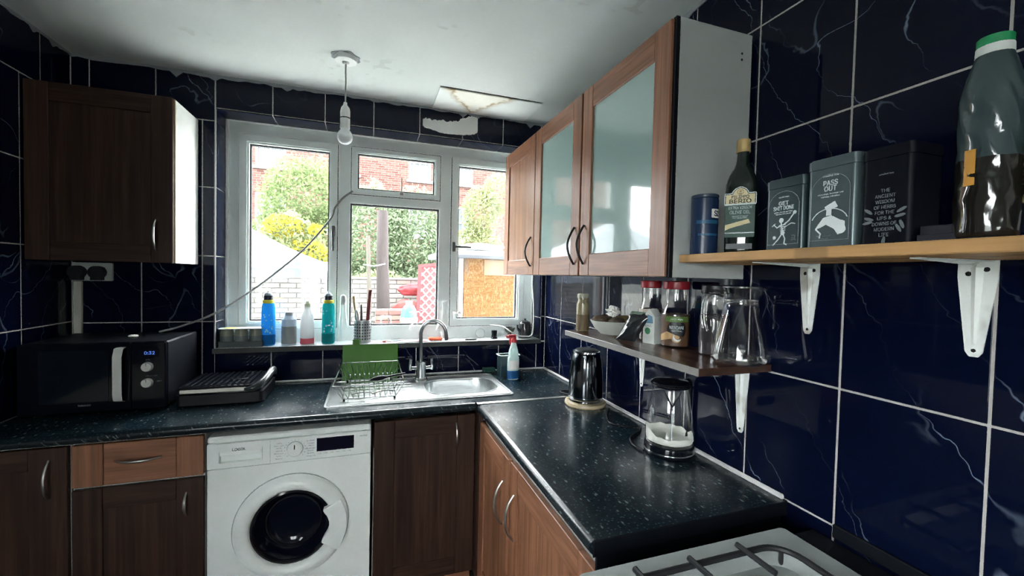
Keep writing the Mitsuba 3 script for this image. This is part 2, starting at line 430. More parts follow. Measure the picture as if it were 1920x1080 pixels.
for x0, x1, z0, z1 in holes: bead.append(fr(x0 - .007, x1 + .007, z0 - .007, z1 + .007, .004, YD - .003, YD + .001))
S(w1 + '__frame_bead', cat(*bead), UPVC2)
S(w1 + '__sealant', cat(cbox(WX0 + .005, fx0, .135, YD + .05, WZ0, WZ1, .002), cbox(WX0, WX1, .135, YD + .05, fz1, WZ1, .003), cbox(fx1, WX1 - .005, .135, YD + .05, WZ0, WZ1, .002)), UPVC2)
def sash(key, x0, x1, z0, z1, t, proud=.012, back=.06):
    # bevelled sash: outer flat and inner slope
    S(key, cat(fr(x0 + .002, x1 - .002, z0 + .002, z1 - .002, t - .012, YD - proud, YD + back),
               fr(x0 + t - .014, x1 - t + .014, z0 + t - .014, z1 - t + .014, .014, YD - proud + .008, YD + back)), UPVC)
    S(key + '__shadow_gap', fr(x0 - .0005, x1 + .0005, z0 - .0005, z1 + .0005, .003, YD - .0015, YD + .03), GASKET)
    S(key + '__gasket', fr(x0 + t - .001, x1 - t + .001, z0 + t - .001, z1 - t + .001, .0075, PY - .020, PY - .002), GASKET)
    g = t + .003
    S(key + '__pane', bx_y(x0 + g, x1 - g, z0 + g, z1 - g, PY), PANE)
def bx_y(x0, x1, z0, z1, y):
    return trimesh.Trimesh([[x0, y, z0], [x1, y, z0], [x1, y, z1], [x0, y, z1]], [[0, 1, 2], [0, 2, 3]], process=False)
for i, (x0, x1, z0, z1) in enumerate([holes[0], holes[3]]):
    sash(w1 + '__sash' + ('_%03d' % i if i else ''), x0, x1, z0, z1, .046)
sash(w1 + '__vent_sash', *holes[1], .036, proud=.004)
x0, x1, z0, z1 = holes[2]
S(w1 + '__fixed_gasket', fr(x0, x1, z0, z1, .0075, PY - .028, PY), GASKET)
S(w1 + '__fixed_pane', bx_y(x0, x1, z0, z1, PY), PANE)
# handles and stay
def lever(o, d, ln):
    d = np.array(d, float); o = np.array(o, float)
    base = cbox(o[0] - .010, o[0] + .010, o[1] - .012, o[1], o[2] - .030, o[2] + .030, .004)
    p0 = o + [0, -.022, 0]
    return cat(base, tube([o, p0], .008, 8), tube([p0, p0 + d * ln * .3, p0 + d * ln], [.009, .008, .006], 8))
DGREY = pr('dark_grey', (0.06, 0.065, 0.07), .4)
S(w1 + '__handle', lever((-1.272, YD - .012, 1.735), (0, 0, -1), .115), DGREY, 40)
S(w1 + '__handle', lever((-.572, YD - .012, 1.675), (.99, 0, .0), .105), DGREY, 40)
S(w1 + '__stay', cat(cbox(-.898, -.892, YD - .010, YD - .004, 1.985, 2.075, .001), cbox(-.905, -.885, YD - .012, YD - .002, 1.972, 1.99, .002)), pr('stay_metal', (.3, .3, .27), .4))
# sill
sill = struct('window_sill'); SILL = pr('sill_gloss', (0.48, 0.50, 0.51), .12)
S(sill, cbox(WX0, WX1, -.006, YD, WZ0 - .012, 1.1005, .003), SILL)
S(sill + '__edge', cat(cbox(WX0 - .01, WX1 + .002, -.0105, -.0055, WZ0 - .014, 1.1005, .001)), pr('sill_edge', (0.055, 0.058, 0.058), .7, spec=.2))

# unseen tall block added over the house to shade the garden
S(wb + '__added_shade_block', cat(bx(-W - .2, 9, YB - .2, .34, H + .152, 12.0), bx(-9, -W - .2, -.3, .34, H + .152, 12.0)), pr('render', (.55, .55, .53), .9, spec=.1))
S(wb + '__side_walls', cat(bx(-9, -W - .202, -.3, .34, -.25, H + .152), bx(.202, 9, YB - .2, .34, -.25, H + .152)), 'mat_render')

# unseen window added behind the camera, sized as fill light for the fronts
w2 = struct('added_window_2')
BW = (-2.32, -1.49, .50, 1.74)
S(w2, cat(fr(BW[0] - .005, BW[1] + .005, BW[2] - .005, BW[3] + .005, .055, YB - .14, YB - .07), cbox(-1.935, -1.875, YB - .135, YB - .075, BW[2] + .05, BW[3] - .05)), UPVC)
for a, b in ((BW[0] + .05, -1.935), (-1.875, BW[1] - .05)): S(w2 + '__pane', bx_y(a, b, BW[2] + .05, BW[3] - .05, YB - .10), PANE)
S(w2 + '__ledge', cbox(BW[0] - .03, BW[1] + .03, YB - .07, YB + .03, BW[2] - .03, BW[2], .004), UPVC)

# unseen window added in the left wall to light the right-hand side
w3 = struct('added_window_3')
S(w3, prism(sbox(-4.255, .995, -2.945, 2.055).difference(sbox(-4.20, 1.05, -3.0, 2.0)), -W - .13, -W - .06, 'x'), UPVC)
S(w3 + '__pane', trimesh.Trimesh([[-W - .10, a, b] for a, b in ((-4.20, 1.05), (-3.0, 1.05), (-3.0, 2.0), (-4.20, 2.0))], [[0, 1, 2], [0, 2, 3]], process=False), PANE)

# ------------------------------------------------------------------ light fitting
pl = thing('pendant_lamp', 'bare white bulb hanging on a short cord from the ceiling rose', 'lamp')
LX, LY = -1.186, -.425
S(pl + '__ceiling_rose', lathe([(0, H - .032), (.010, H - .032), (.016, H - .024), (.046, H - .020), (.050, H - .008), (.050, H - .0005), (0, H - .0005)], 32, (LX, LY, 0)), WHITE, 35)
S(pl + '__plaster_ring', prism(Polygon([(LX + (.056 + .010 * math.sin(5 * a) * math.sin(3 * a)) * math.cos(a), LY + (.056 + .010 * math.sin(4 * a)) * math.sin(a)) for a in np.arange(40) * math.pi / 20]), H - .003, H + .001), CAULK)
S(pl + '__cord', tube([(LX, LY, H - .03), (LX + .001, LY, H - .12), (LX, LY, 2.245)], .0035, 8), pr('cord', (.30, .32, .31), .5), 40)
S(pl + '__bulb_holder', lathe([(0, 2.262), (.007, 2.262), (.009, 2.250), (.018, 2.238), (.021, 2.222), (.021, 2.196), (.0205, 2.194), (.0205, 2.191), (.021, 2.189), (.021, 2.166), (.0205, 2.164), (.0205, 2.161), (.021, 2.159), (.021, 2.146), (.017, 2.142), (0, 2.142)], 24, (LX, LY, 0)), WHITE, 35)
S(pl + '__holder_ring', lathe([(.0200, 2.189), (.0218, 2.190), (.0218, 2.194), (.0200, 2.195)], 24, (LX, LY, 0), close=True), INK, 35)
S(pl + '__bulb', lathe(sprof([(0.0, 2.076), (.014, 2.078), (.027, 2.089), (.0325, 2.108), (.028, 2.127), (.019, 2.140), (.017, 2.148), (0, 2.149)], 5), 28, (LX, LY, 0)), pr('bulb', (.82, .84, .86), .25), True)

# ------------------------------------------------------------------ kitchen units
def bow(o, along, out, ln, rise, r=.0045, n=9):
    """a bow handle: starts at o, runs ln along, bulges rise outwards"""
    o, along, out = np.array(o, float), np.array(along, float), np.array(out, float)
    t = np.linspace(0, 1, n * 2)
    P = [o + along * ln * q + out * rise * (1 - abs(2 * q - 1) ** 2.4) for q in t]
    return tube(P, r * (.75 + .45 * np.sin(np.pi * t)), 8)
def door(parent, M, w, h, st=.068, rail=.068, glass=False, dn='door', hinge_label=None, key=None, th=.019, wood=None):
    """a frame-and-panel door in its own axes: x across, -y outwards, z up; lower left front corner at the origin"""
    k = key or numbered(parent + '__' + dn)
    wv, wh = wood or (WOODV, WOODH)
    S(k + '__stile', cbox(0, st, 0, th, 0, h), wv, M=M); S(k + '__stile', cbox(w - st, w, 0, th, 0, h), wv, M=M)
    USED.add(k)
    S(k + '__rail', cbox(st + .0006, w - st - .0006, .0006, th, h - rail, h), wh, M=M)
    S(k + '__rail', cbox(st + .0006, w - st - .0006, .0006, th, 0, rail), wh, M=M)
    if glass: S(k + '__glass', cbox(st - .004, w - st + .004, .008, .012, rail - .004, h - rail + .004, .0005), FROST, M=M)
    else: S(k + '__panel', cbox(st - .004, w - st + .004, .0065, .014, rail - .004, h - rail + .004, .001), wv, M=M)
    return k
USED, SHADED_WOOD = set(), (SHWOODV, SHWOODH)
def numbered(k):
    b, i = k, 0
    while k in scene or k in USED: i += 1; k = '%s_%03d' % (b, i)
    return k
R90 = rotz(-math.pi / 2)
def MR(x, y, z): M = R90.copy(); M[:3, 3] = (x, y, z); return M

# left wall cabinet
c = thing('wall_cabinet', 'wall cabinet with shade put into its wood colour and a white side panel left of the window', 'cabinet')
LX0, LX1, LZ0, LZ1 = -2.362, -1.876, 1.522, 2.228
S(c + '__carcass', cat(cbox(LX0 + .001, LX1 - .012, -.262, -.012, LZ0 + .012, LZ1 - .012)), MELA)
S(c + '__side_panel', cbox(LX1 - .016, LX1, -.268, -.010, LZ0, LZ1, .001), MELAW); plab(c + '__side_panel', 'white end panel')
S(c + '__edge_band', cbox(LX1 - .0155, LX1 + .0005, -.2705, -.266, LZ0, LZ1, .0005), EDGE)
dk = door(c, at(LX0, -.292, LZ0), LX1 - LX0 - .002, LZ1 - LZ0, .076, .074, wood=SHADED_WOOD)
S(dk + '__handle', bow((-1.936, -.294, 1.572), (0, 0, 1), (0, -1, 0), .135, .026), SATIN, 40)

# right-hand run of wall cabinets
RX, RZ0, RZ1 = -.292, 1.508, 2.224
def rcab(label, y0, y1, doors):
    c = thing('wall_cabinet', label, 'cabinet')
    S(c + '__carcass', cbox(RX + .022, -.010, y0 + .001, y1 - .001, RZ0, RZ1, .001), MELA)
    for (a, b, gl, side) in doors:
        w = abs(b - a) - .004
        k = door(c, MR(RX, a - .002, RZ0), w, RZ1 - RZ0, .072, .082, gl)
        yh = (b + .036) if side == 'r' else (a - .036)
        # pointed bow, bronze
        P = []
        t = np.linspace(0, 1, 21)
        S(k + '__handle', tube([(RX - .002 - .030 * (1 - abs(2 * q - 1) ** 1.7), yh, 1.552 + .150 * q) for q in t], .0045, 8), DARKH, 40)
    return c
ca = rcab('solid-door wood wall cabinet at the far end of the row beside the window', -.502, -.012, [(-.014, -.502, False, 'r')])
cb = rcab('glass-door wood wall cabinet in the middle of the row, hinged at its far side', -.986, -.503, [(-.504, -.986, True, 'r')])
cc = rcab('tall glass-door wood wall cabinet with a grey side panel above the pine shelf', -1.502, -.987, [(-.994, -1.502, True, 'l')])
S(cc + '__side_panel', cbox(RX + .020, -.010, -1.509, -1.5015, RZ0 - .002, RZ1 + .004, .001), MELA); plab(cc + '__side_panel', 'grey end panel')
S(cc + '__edge_band', cbox(RX + .008, RX + .0215, -1.510, -1.497, RZ0 - .002, RZ1 + .004, .001), BLACKM)
S(cc + '__screw_hole', cat(*[lathe([(0, 0), (.0035, 0), (.0035, .0006), (0, .0006)], 12).apply_transform(frameM((-.048, -1.5092, z), (1, 0, 0), (0, 0, 1))) for z in (2.168, 2.150)]), HOLE)

# worktops
bt = thing('worktop', 'speckled dark stone-effect worktop running under the window with the sink', 'worktop')
SK = (-1.238, -.402, -.512, -.092)      # the cut-out of the sink
def wt(poly, z0=.872, z1=.910): return prism(poly, z0, z1)
lt = sbox(-W + .001, -.598, -.001, -.001).difference(sbox(*[SK[0], SK[2], SK[1], SK[3]]))
S(bt, wt(lt), TOP)
S(bt + '__front_edge', tube([(-W + .002, -.598, .891), (-.604, -.598, .891)], .0188, 12), TOP, 60)
S(bt + '__seal', cat(cbox(-W + .002, -.002, -.012, -.001, .909, .921, .004), cbox(-.012, -.001, -.606, -.006, .909, .923, .004)), pr('seal', (.50, .50, .50), .6))
rt = thing('worktop', 'speckled dark worktop with a rounded front edge reaching towards the cooker', 'worktop')
S(rt, wt(sbox(-.583, -1.668, -.001, -.628)), TOP)
S(rt + '__front_edge', tube([(-.583, -1.664, .891), (-.583, -.634, .891)], .0188, 12), TOP, 60)
S(rt + '__joint_strip', cbox(-.600, -.016, -.640, -.612, .9105, .9130, .001), SATIN)
S(rt + '__end_strip', cbox(-.595, -.002, -1.672, -1.667, .872, .9105, .002), BLACKM)
S(rt + '__seal', cbox(-.012, -.001, -1.662, -.630, .909, .924, .004), 'mat_seal')

# base cabinets, left run
FY = -.600
def base(label, x0, x1, y0=-.580, z1=.866, zc=None):
    c = thing('base_cabinet', label, 'cabinet')
    S(c + '__carcass', cbox(x0 + .001, x1 - .001, y0 + .001, -.015, .10, zc or z1, .001), MELA)
    S(c + '__plinth', cbox(x0 + .001, x1 - .001, y0 + .05, y0 + .066, .001, .10, .001), WOODH)
    return c
c = base('wood base cabinet with one tall door in the left corner', -W + .001, -2.070)
k = door(c, at(-2.360, FY, .11), .287, .754, .105, .075, wood=SHADED_WOOD)
S(k + '__handle', bow((-2.122, FY - .001, .682), (0, 0, 1), (0, -1, 0), .140, .028), SATIN, 40)
c = base('wood base cabinet with a drawer over a door beside the washing machine', -2.068, -1.666)
k = c + '__drawer'; x0, x1 = -2.062, -1.668
S(k + '__stile', cbox(x0, x0 + .088, FY, FY + .019, .712, .864), WOODV); S(k + '__stile', cbox(x1 - .086, x1, FY, FY + .019, .712, .864), WOODV)
S(k + '__panel', cbox(x0 + .0895, x1 - .0875, FY + .001, FY + .018, .712, .864), WOODH)
S(k + '__handle', bow((-1.938, FY - .001, .799), (1, 0, .0), (0, -1, 0), .138, .028), SATIN, 40)
k = door(c, at(x0, FY, .11), x1 - x0, .592, .086, .075, wood=SHADED_WOOD)
S(k + '__handle', bow((-1.722, FY - .001, .562), (0, 0, 1), (0, -1, 0), .090, .024), SATIN, 40)
c = base('sink cabinet with shade put into its wood colour between the washing machine and the corner', -1.050, -.594, y0=-.572, zc=.735)
k = door(c, at(-1.046, -.592, .11), .448, .744, .085, .080, wood=SHADED_WOOD)
S(k + '__handle', bow((-.688, -.593, .700), (0, 0, 1), (0, -1, 0), .120, .026), SATIN, 40)
S(c + '__corner_post', cbox(-.594, -.572, -.640, -.575, .10, .866, .001), SHWOODV)

# base cabinets, right run (fronts face the left)
def rbase(label, y0, y1):
    c = thing('base_cabinet', label, 'cabinet')
    S(c + '__carcass', cbox(-.562, -.015, y0 + .001, y1 - .001, .10, .868, .001), MELA)
    S(c + '__plinth', cbox(-.52, -.50, y0, y1, .001, .10, .001), WOODV)
    return c
c = rbase('wood base cabinet with a bow handle, next to the sink cabinet corner', -1.058, -.645)
k = door(c, MR(-.590, -.648, .11), .408, .722, .075, .085)
S(k + '__handle', bow((-.592, -1.000, .565), (0, 0, 1), (-1, 0, 0), .165, .030), SATIN, 40)
c = rbase('wood base cabinet with a bow handle, next to the cooker', -1.655, -1.060)
k = door(c, MR(-.583, -1.064, .11), .590, .720, .075, .085)
S(k + '__handle', bow((-.585, -1.110, .565), (0, 0, 1), (-1, 0, 0), .165, .030), SATIN, 40)
S(c + '__end_panel', cbox(-.580, -.012, -1.662, -1.655, .0, .868, .001), BLACKM)

# ------------------------------------------------------------------ washing machine
wm = thing('washing_machine', 'white front-loading washing machine under the worktop', 'washing machine')
X0, X1, FZ = -1.656, -1.060, -.602
XC, ZC, RO = -1.360, .461, .213
body = prism(rrect(X0, X1, .012, .724, .006).difference(Point(XC, ZC).buffer(.158, quad_segs=24)), FZ + .004, FZ + .03, 'y')
S(wm + '__body', cat(body, bx(X0, X1, FZ + .11, -.03, .012, .848), bx(X0, X0 + .02, FZ + .03, FZ + .11, .012, .848), bx(X1 - .02, X1, FZ + .03, FZ + .11, .012, .848)), ENAMEL, 20)
S(wm + '__lid', cbox(X0, X1, FZ + .001, -.02, .826, .852, .006), ENAMEL)
pan = sbox(X0, .728, X1, .824).difference(rrect(-1.618, -1.474, .748, .792, .004))
S(wm + '__control_panel', prism(pan, FZ, FZ + .03, 'y'), ENAMEL)
S(wm + '__groove', cbox(X0 + .002, X1 - .002, FZ + .006, FZ + .03, .7235, .7285, .001), GREYP)
dr_ = wm + '__detergent_drawer'
S(dr_, cat(cbox(-1.616, -1.476, FZ + .018, FZ + .028, .747, .793, .002), cbox(-1.616, -1.476, FZ + .0005, FZ + .028, .774, .793, .003)), ENAMEL)
S(dr_ + '__gap_line', cat(bx(-1.470, -1.4685, FZ - .0003, FZ, .748, .800), bx(-1.4420, -1.4408, FZ - .0003, FZ, .730, .823)), GREYP)
TF = lambda x, z, y=FZ - .0004: frameM((x, y, z), (1, 0, 0), (0, 0, 1))
S(wm + '__lettering', text('LOGIK', .0105, .0004, True), INK, M=TF(-1.550, .793))
kn = wm + '__dial'
S(kn, lathe([(0, 0), (.0285, 0), (.0275, .016), (.024, .019), (0, .019)], 32), ENAMEL, 30, M=TF(-1.352, .778))
S(kn + '__ring', lathe([(.0285, 0), (.031, 0), (.031, .002), (.0285, .002)], 32, close=True), GREYP, 30, M=TF(-1.352, .778))
S(kn + '__pointer', bx(-.0022, .0022, .004, .022, .0188, .0196), INK, M=TF(-1.352, .778))
marks = []
for a in np.linspace(-2.3, 2.3, 15):
    m = bx(-.0009, .0009, .036, .040, 0, .0004); m.apply_transform(rotz(a)); marks.append(m)
for s in (-1, 1):
    for j in range(7):
        L_ = .026 + .008 * math.sin(j * 2.3 + s)
        m = text(['Cotton', 'Eco 40', 'Mix 30', 'Wool', 'Rinse', 'Spin', 'Rapid'][j] if s < 0 else ['Synthetic', 'Delicate', 'Hand', 'Sports', 'Dark', 'Shirts', 'Drain'][j], .0042, .0003, False, L_)
        m.apply_translation([s * .058, .028 - j * .0105, 0]); marks.append(m)
S(wm + '__print', cat(*marks), pr('grey_ink', (.16, .17, .17), .6), M=TF(-1.352, .776))
S(wm + '__display', cbox(-1.272, -1.128, FZ - .0012, FZ + .002, .757, .812, .0008), SCREEN)
S(wm + '__symbols', cat(*[bx(-1.268 + .0232 * i, -1.268 + .0232 * i + .014, FZ - .0004, FZ, .7475, .7488) for i in range(6)] + [bx(-1.258 + .0232 * i, -1.2572 + .0232 * i, FZ - .0004, FZ, .7435, .7525) for i in range(6)]), GREYP)
S(wm + '__lettering', text('L814WM', .0055, .0004), 'mat_grey_ink', M=TF(-1.092, .803))
dd = wm + '__porthole'
D0 = lambda m: m.apply_transform(frameM((XC, FZ + .004, ZC), (1, 0, 0), (0, 0, 1)))
S(dd, D0(lathe([(.150, -.02), (.150, .012), (.156, .024), (.166, .031), (.180, .034), (.196, .030), (.209, .017), (RO, 0), (.208, -.004), (.15, -.02)], 64, close=True)), ENAMEL, 40)
S(dd + '__seal', D0(lathe([(.209, -.002), (.216, -.002), (.216, .003), (.209, .003)], 64, close=True)), GREYP, 40)
S(dd + '__glass', D0(lathe(sprof([(.0, -.062), (.06, -.060), (.105, -.045), (.128, -.012), (.140, .006), (.151, .008)], 4), 64)), DGLASS, True)
S(dd + '__glass_rim', D0(lathe([(.137, .006), (.1505, .006), (.1505, .013), (.143, .016), (.137, .010)], 64, close=True)), BLACK, 40)
S(dd + '__drum_ring', D0(tube([(.104 * math.cos(a), .104 * math.sin(a), -.040) for a in np.linspace(0, 2 * math.pi, 48, endpoint=False)], .0035, 6, True)), BLACKM, 40)
hp = Point(0, 0).buffer(.207, quad_segs=24).difference(Point(0, 0).buffer(.132, quad_segs=24))
sec = Polygon([(0, 0)] + [(.3 * math.cos(a), .3 * math.sin(a)) for a in np.linspace(math.radians(-33), math.radians(28), 12)])
hnd = hp.intersection(sec).difference(Point(.068, 0).buffer(.0730, quad_segs=20)).buffer(-.004).buffer(.004)
S(dd + '__handle', D0(cat(prism(hnd, .012, .036), prism(hnd.buffer(-.004), .036, .0385))), ENAMEL, 30)

# ------------------------------------------------------------------ cooker
ck = thing('gas_cooker', 'stainless gas cooker top with black iron pan supports beside the worktop', 'cooker')
CX0, CX1, CY0, CY1, CZ = -.672, -.112, -2.252, -1.742, .900
well = rrect(CX0 + .050, CX1 - .070, CY0 + .045, CY1 - .048, .05)
S(ck + '__hob', cat(prism(rrect(CX0, CX1, CY0, CY1, .012).difference(well), CZ - .010, CZ), prism(rrect(CX0 + .04, CX1 - .06, CY0 + .035, CY1 - .038, .05), CZ - .030, CZ - .026)), HOB)
ring = []
for g in (0,):
    wc = np.array(well.exterior.coords)[:-1]; wi = np.array(affinity.scale(well, .93, .92).exterior.coords)[:-1]; n = len(wc)
    V = np.vstack([np.c_[wc, np.full(n, CZ - .001)], np.c_[wi, np.full(n, CZ - .026)]]); F = []
    for i in range(n):
        j = (i + 1) % n; F += [(i, j, n + j), (i, n + j, n + i)]
    S(ck + '__well_slope', trimesh.Trimesh(V, F, process=False), HOB, 40)
S(ck + '__body', bx(CX0 + .012, CX1 - .01, CY0 + .01, CY1 - .01, .02, CZ - .031), BLACKM)
S(ck + '__back_rail', cbox(CX1 + .0005, -.006, CY0, CY1, .83, CZ - .022, .003), BLACKM)
S(ck + '__added_dark_strip', cbox(-.010, -.0008, CY0 - .4, -1.790, .885, .9175, .002), BLACKM)  # black strip added on the wall to darken the bright grout line
S(ck + '__vent_slot', cat(*[cbox(CX1 - .040, CX1 - .018, y - .008, y + .008, CZ - .001, CZ + .0006, .003) for y in (-2.03, -2.06)]), HOLE)
ps = spline(np.array(affinity.scale(well, 1.0, 1.0).simplify(.002).exterior.coords), 2)[:-1]
q = rrect(CX0 + .062, CX1 - .082, CY0 + .055, CY1 - .058, .055, 8); qc = np.array(q.exterior.coords)[:-1]
sp = ck + '__pan_support'
S(sp, tube(np.c_[qc, np.full(len(qc), CZ + .010)], .0065, 8, True), BLACKI, 40)
for b in [((-.30, CY1 - .040), (-.30, CY1 - .135)), ((-.435, CY1 - .045), (-.435, CY1 - .215)), ((-.565, CY1 - .040), (-.565, CY1 - .135)), ((CX1 - .055, -1.945), (CX1 - .160, -1.945)), ((CX0 + .04, -1.93), (CX0 + .16, -1.93)), ((-.30, CY0 + .04), (-.30, CY0 + .13)), ((-.565, CY0 + .04), (-.565, CY0 + .13))]:
    S(sp + '__finger', tube([(b[0][0], b[0][1], CZ + .017), (b[1][0], b[1][1], CZ + .017)], .006, 8), BLACKI, 40)
for x, y in ((CX0 + .075, CY0 + .07), (CX1 - .095, CY0 + .07), (CX0 + .075, CY1 - .073), (CX1 - .095, CY1 - .073)): S(sp + '__foot', tube([(x, y, CZ - .025), (x, y, CZ + .010)], .005, 8), BLACKI)
for x, y, r_ in ((-.275, -1.945, .045), (-.550, -1.945, .036), (-.275, -2.14, .036), (-.550, -2.14, .045)):
    k = numbered(ck + '__burner')
    S(k, lathe([(0, CZ - .026), (r_ + .022, CZ - .026), (r_ + .014, CZ - .016), (r_ - .004, CZ - .013), (0, CZ - .013)], 32, (x, y, 0)), HOB, 30)
    S(k + '__cap', lathe([(0, CZ - .013), (r_ - .004, CZ - .013), (r_, CZ - .008), (r_ - .003, CZ - .002), (0, CZ)], 32, (x, y, 0)), BLACKI, 30)

# ------------------------------------------------------------------ shelves and brackets
s1 = thing('shelf', 'pale pine shelf on white brackets, high on the tiled wall', 'shelf')
Z1 = 1.570
S(s1, cbox(-.252, -.004, -3.2, -1.512, Z1 - .022, Z1, .002), SHELFW)
s2 = thing('shelf', 'dark wood shelf with a pale front edge, below the wall cabinets', 'shelf')
Z2 = 1.268
S(s2, cbox(-.258, -.003, -1.608, -.818, Z2 - .021, Z2, .001), SHELFD)
S(s2 + '__front_edge', cbox(-.2595, -.2575, -1.608, -.818, Z2 - .021, Z2 - .0005, .0005), SHELFE); plab(s2 + '__front_edge', 'pale worn front edging')
def bracket(label, y, z, h, w, d=.19):
    """pressed steel bracket: a tapered ribbed plate down the wall and one under the shelf"""
    k = thing('shelf_bracket', label, 'bracket')
    def leg(h, w):
        o = Polygon([(-w / 2, 0), (w / 2, 0), (w / 2, -.03), (w * .20, -h + .008), (w * .10, -h), (-w * .10, -h), (-w * .20, -h + .008), (-w / 2, -.03)]).buffer(.002)
        pl_ = prism(o, 0, .0025)
        rib = hullpts((0, -.012, .009), (-w * .2, -.012, .002), (w * .2, -.012, .002), (0, -h * .86, .004), (-w * .08, -h * .9, .002), (w * .08, -h * .9, .002), (0, -.004, .002))
        return cat(pl_, rib)
    Mw = frameM((-.0004, y, z), (0, -1, 0), (0, 0, 1))
    S(k + '__wall_plate', leg(h, w), BRACK, M=Mw)
    Mt = frameM((-.0004, y, z), (0, 1, 0), (1, 0, 0))      # under the shelf, faces down
    S(k + '__shelf_plate', leg(d, w * .8), BRACK, M=Mt)
    hs = [(0, -h + .010, .0035), (-w * .24, -.024, .0045), (w * .24, -.016, .0045)]
    for (a, b, r_) in hs:
        S(k + '__screw_hole', lathe([(0, .0024), (r_, .0024), (r_, .0030), (0, .0030)], 12, (a, b, 0)), HOLE, M=Mw)
bracket('stained white bracket nearest the camera under the pine shelf', -2.020, Z1 - .0225, .178, .052)
bracket('narrow white bracket under the pine shelf below the tins', -1.704, Z1 - .0225, .178, .046)
bracket('slim white bracket under the far half of the dark shelf', -1.020, Z2 - .0215, .190, .040, .15)
bracket('white bracket under the near end of the dark shelf', -1.510, Z2 - .0215, .205, .046, .15)

# ------------------------------------------------------------------ socket and trunking on the back wall
so = thing('wall_socket', 'white double wall socket below the left wall cabinet', 'socket')
S(so + '__plate', prism(rrect(-2.362, -2.214, 1.434, 1.518, .006), -.012, -.0005, 'y'), pr('socket_white', (.36, .40, .38), .5))
def plug(x, label):
    k = thing('plug', label, 'plug', 'plugs in the double socket')
    o = Point(x, 1.474).buffer(.026).union(sbox(x - .016, 1.440, x + .016, 1.474)).buffer(.003)
    S(k, prism(o, -.044, -.0125, 'y'), BLACKM, 30)
plug(-2.335, 'black plug in the left half of the wall socket')
plug(-2.262, 'black plug in the right half of the wall socket')
tk = thing('cable_trunking', 'vertical white cable trunking below the wall socket', 'trunking')
S(tk, cbox(-2.356, -2.326, -.018, -.0005, .922, 1.432, .003), pr('trunk', (.42, .42, .36), .6))
tk = thing('cable_trunking', 'grey trunking strip lying along the wall above the left cabinet', 'trunking')
S(tk, cbox(-2.20, -2.035, -.030, -.0005, 2.262, 2.292, .003), 'mat_trunk')
S(tk + '__end_cap', cbox(-2.035, -2.008, -.034, -.0005, 2.245, 2.300, .003), 'mat_socket_white')

# ------------------------------------------------------------------ sink, tap, draining things
WZ = .9102
sk = thing('kitchen_sink', 'stainless steel inset sink with a drainer in the worktop', 'sink')
# rim plate: corners, bowl on the right
rimq = rrect(-1.255, -.385, -.532, -.078, .018)
bowl = rrect(-.800, -.425, -.462, -.165, .10, 10)
S(sk + '__rim', prism(rimq.difference(bowl), WZ, WZ + .006), STEEL)
bc = np.array(bowl.exterior.coords)[:-1]; nb = len(bc); V = []; cx_, cy_ = -.6125, -.3135
levels = [(1.0, .006), (.975, -.004), (.94, -.06), (.90, -.125), (.80, -.150), (.4, -.154), (.12, -.157)]
for s, z in levels: V.append(np.c_[cx_ + (bc[:, 0] - cx_) * s, cy_ + (bc[:, 1] - cy_) * s, np.full(nb, WZ + z)])
V = np.vstack(V); F = []
for l in range(len(levels) - 1):
    for i in range(nb):
        j = (i + 1) % nb; a, b, c, d = l * nb + i, l * nb + j, (l + 1) * nb + j, (l + 1) * nb + i
        F += [(a, c, b), (a, d, c)]
S(sk + '__bowl', trimesh.Trimesh(V, F, process=False), STEEL, 50)
S(sk + '__drain', lathe([(0, WZ - .158), (.046, WZ - .158), (.046, WZ - .154), (.036, WZ - .155), (0, WZ - .156)], 24, (cx_, cy_, 0)), DARKH, 30)
S(sk + '__bead', cat(tube([(x, y, WZ + .006) for x, y in np.array(rrect(-1.243, -.397, -.520, -.090, .02).exterior.coords)[:-1]], .0035, 6, True), tube([(x, y, WZ + .006) for x, y in bc], .003, 6, True)), STEEL, 60)
for i in range(7): S(sk + '__drainer_rib', tube([(-1.19, -.46 + .052 * i, WZ + .0030), (-.86, -.46 + .052 * i, WZ + .0030)], .004, 6), STEEL, 60)
RZ = WZ + .006
tp = thing('mixer_tap', 'chrome swan-neck mixer tap with two lever handles behind the sink', 'tap')
TX, TY = -.795, -.122
S(tp + '__body', lathe([(0, RZ), (.036, RZ), (.034, RZ + .006), (.027, RZ + .012), (.025, RZ + .05), (.027, RZ + .088), (.030, RZ + .092), (.030, RZ + .098), (.014, RZ + .100), (0, RZ + .100)], 28, (TX, TY, 0)), CHROME, 40)
pts = [(TX, TY, RZ + .09), (TX - .003, TY, 1.10), (TX - .004, TY - .002, 1.165)] + [(TX + .062 - .066 * math.cos(a), TY - .006 - .03 * (1 - math.cos(a)) / 2, 1.172 + .070 * math.sin(a)) for a in np.linspace(.15, math.pi - .15, 12)] + [(TX + .133, TY - .036, 1.135)]
S(tp + '__spout', tube(spline(pts, 3), .0105, 14), CHROME, 60)
for s in (-1, 1):
    k = tp + '__handle' + ('' if s < 0 else '_001')
    S(k, cat(tube([(TX + s * .02, TY, RZ + .062), (TX + s * .064, TY, RZ + .064)], .0095, 12), tube([(TX + s * .058, TY, RZ + .052), (TX + s * .060, TY - .002, RZ + .066), (TX + s * .057, TY - .002, RZ + .112)], [.010, .009, .0075], 12)), CHROME, 40)
cbd = thing('chopping_board', 'bright green chopping board leaning against the tiles behind the rack', 'chopping board')
Mb = at(-1.206, -.0, 0) @ frameM((0, -.078, RZ + .0005), (1, 0, 0), (0, .060, .182))
S(cbd, cat(prism(rrect(0, .290, 0, .192, .008), 0, .006), cbox(.050, .088, .191, .224, 0, .006, .002)), GREEN, M=Mb)

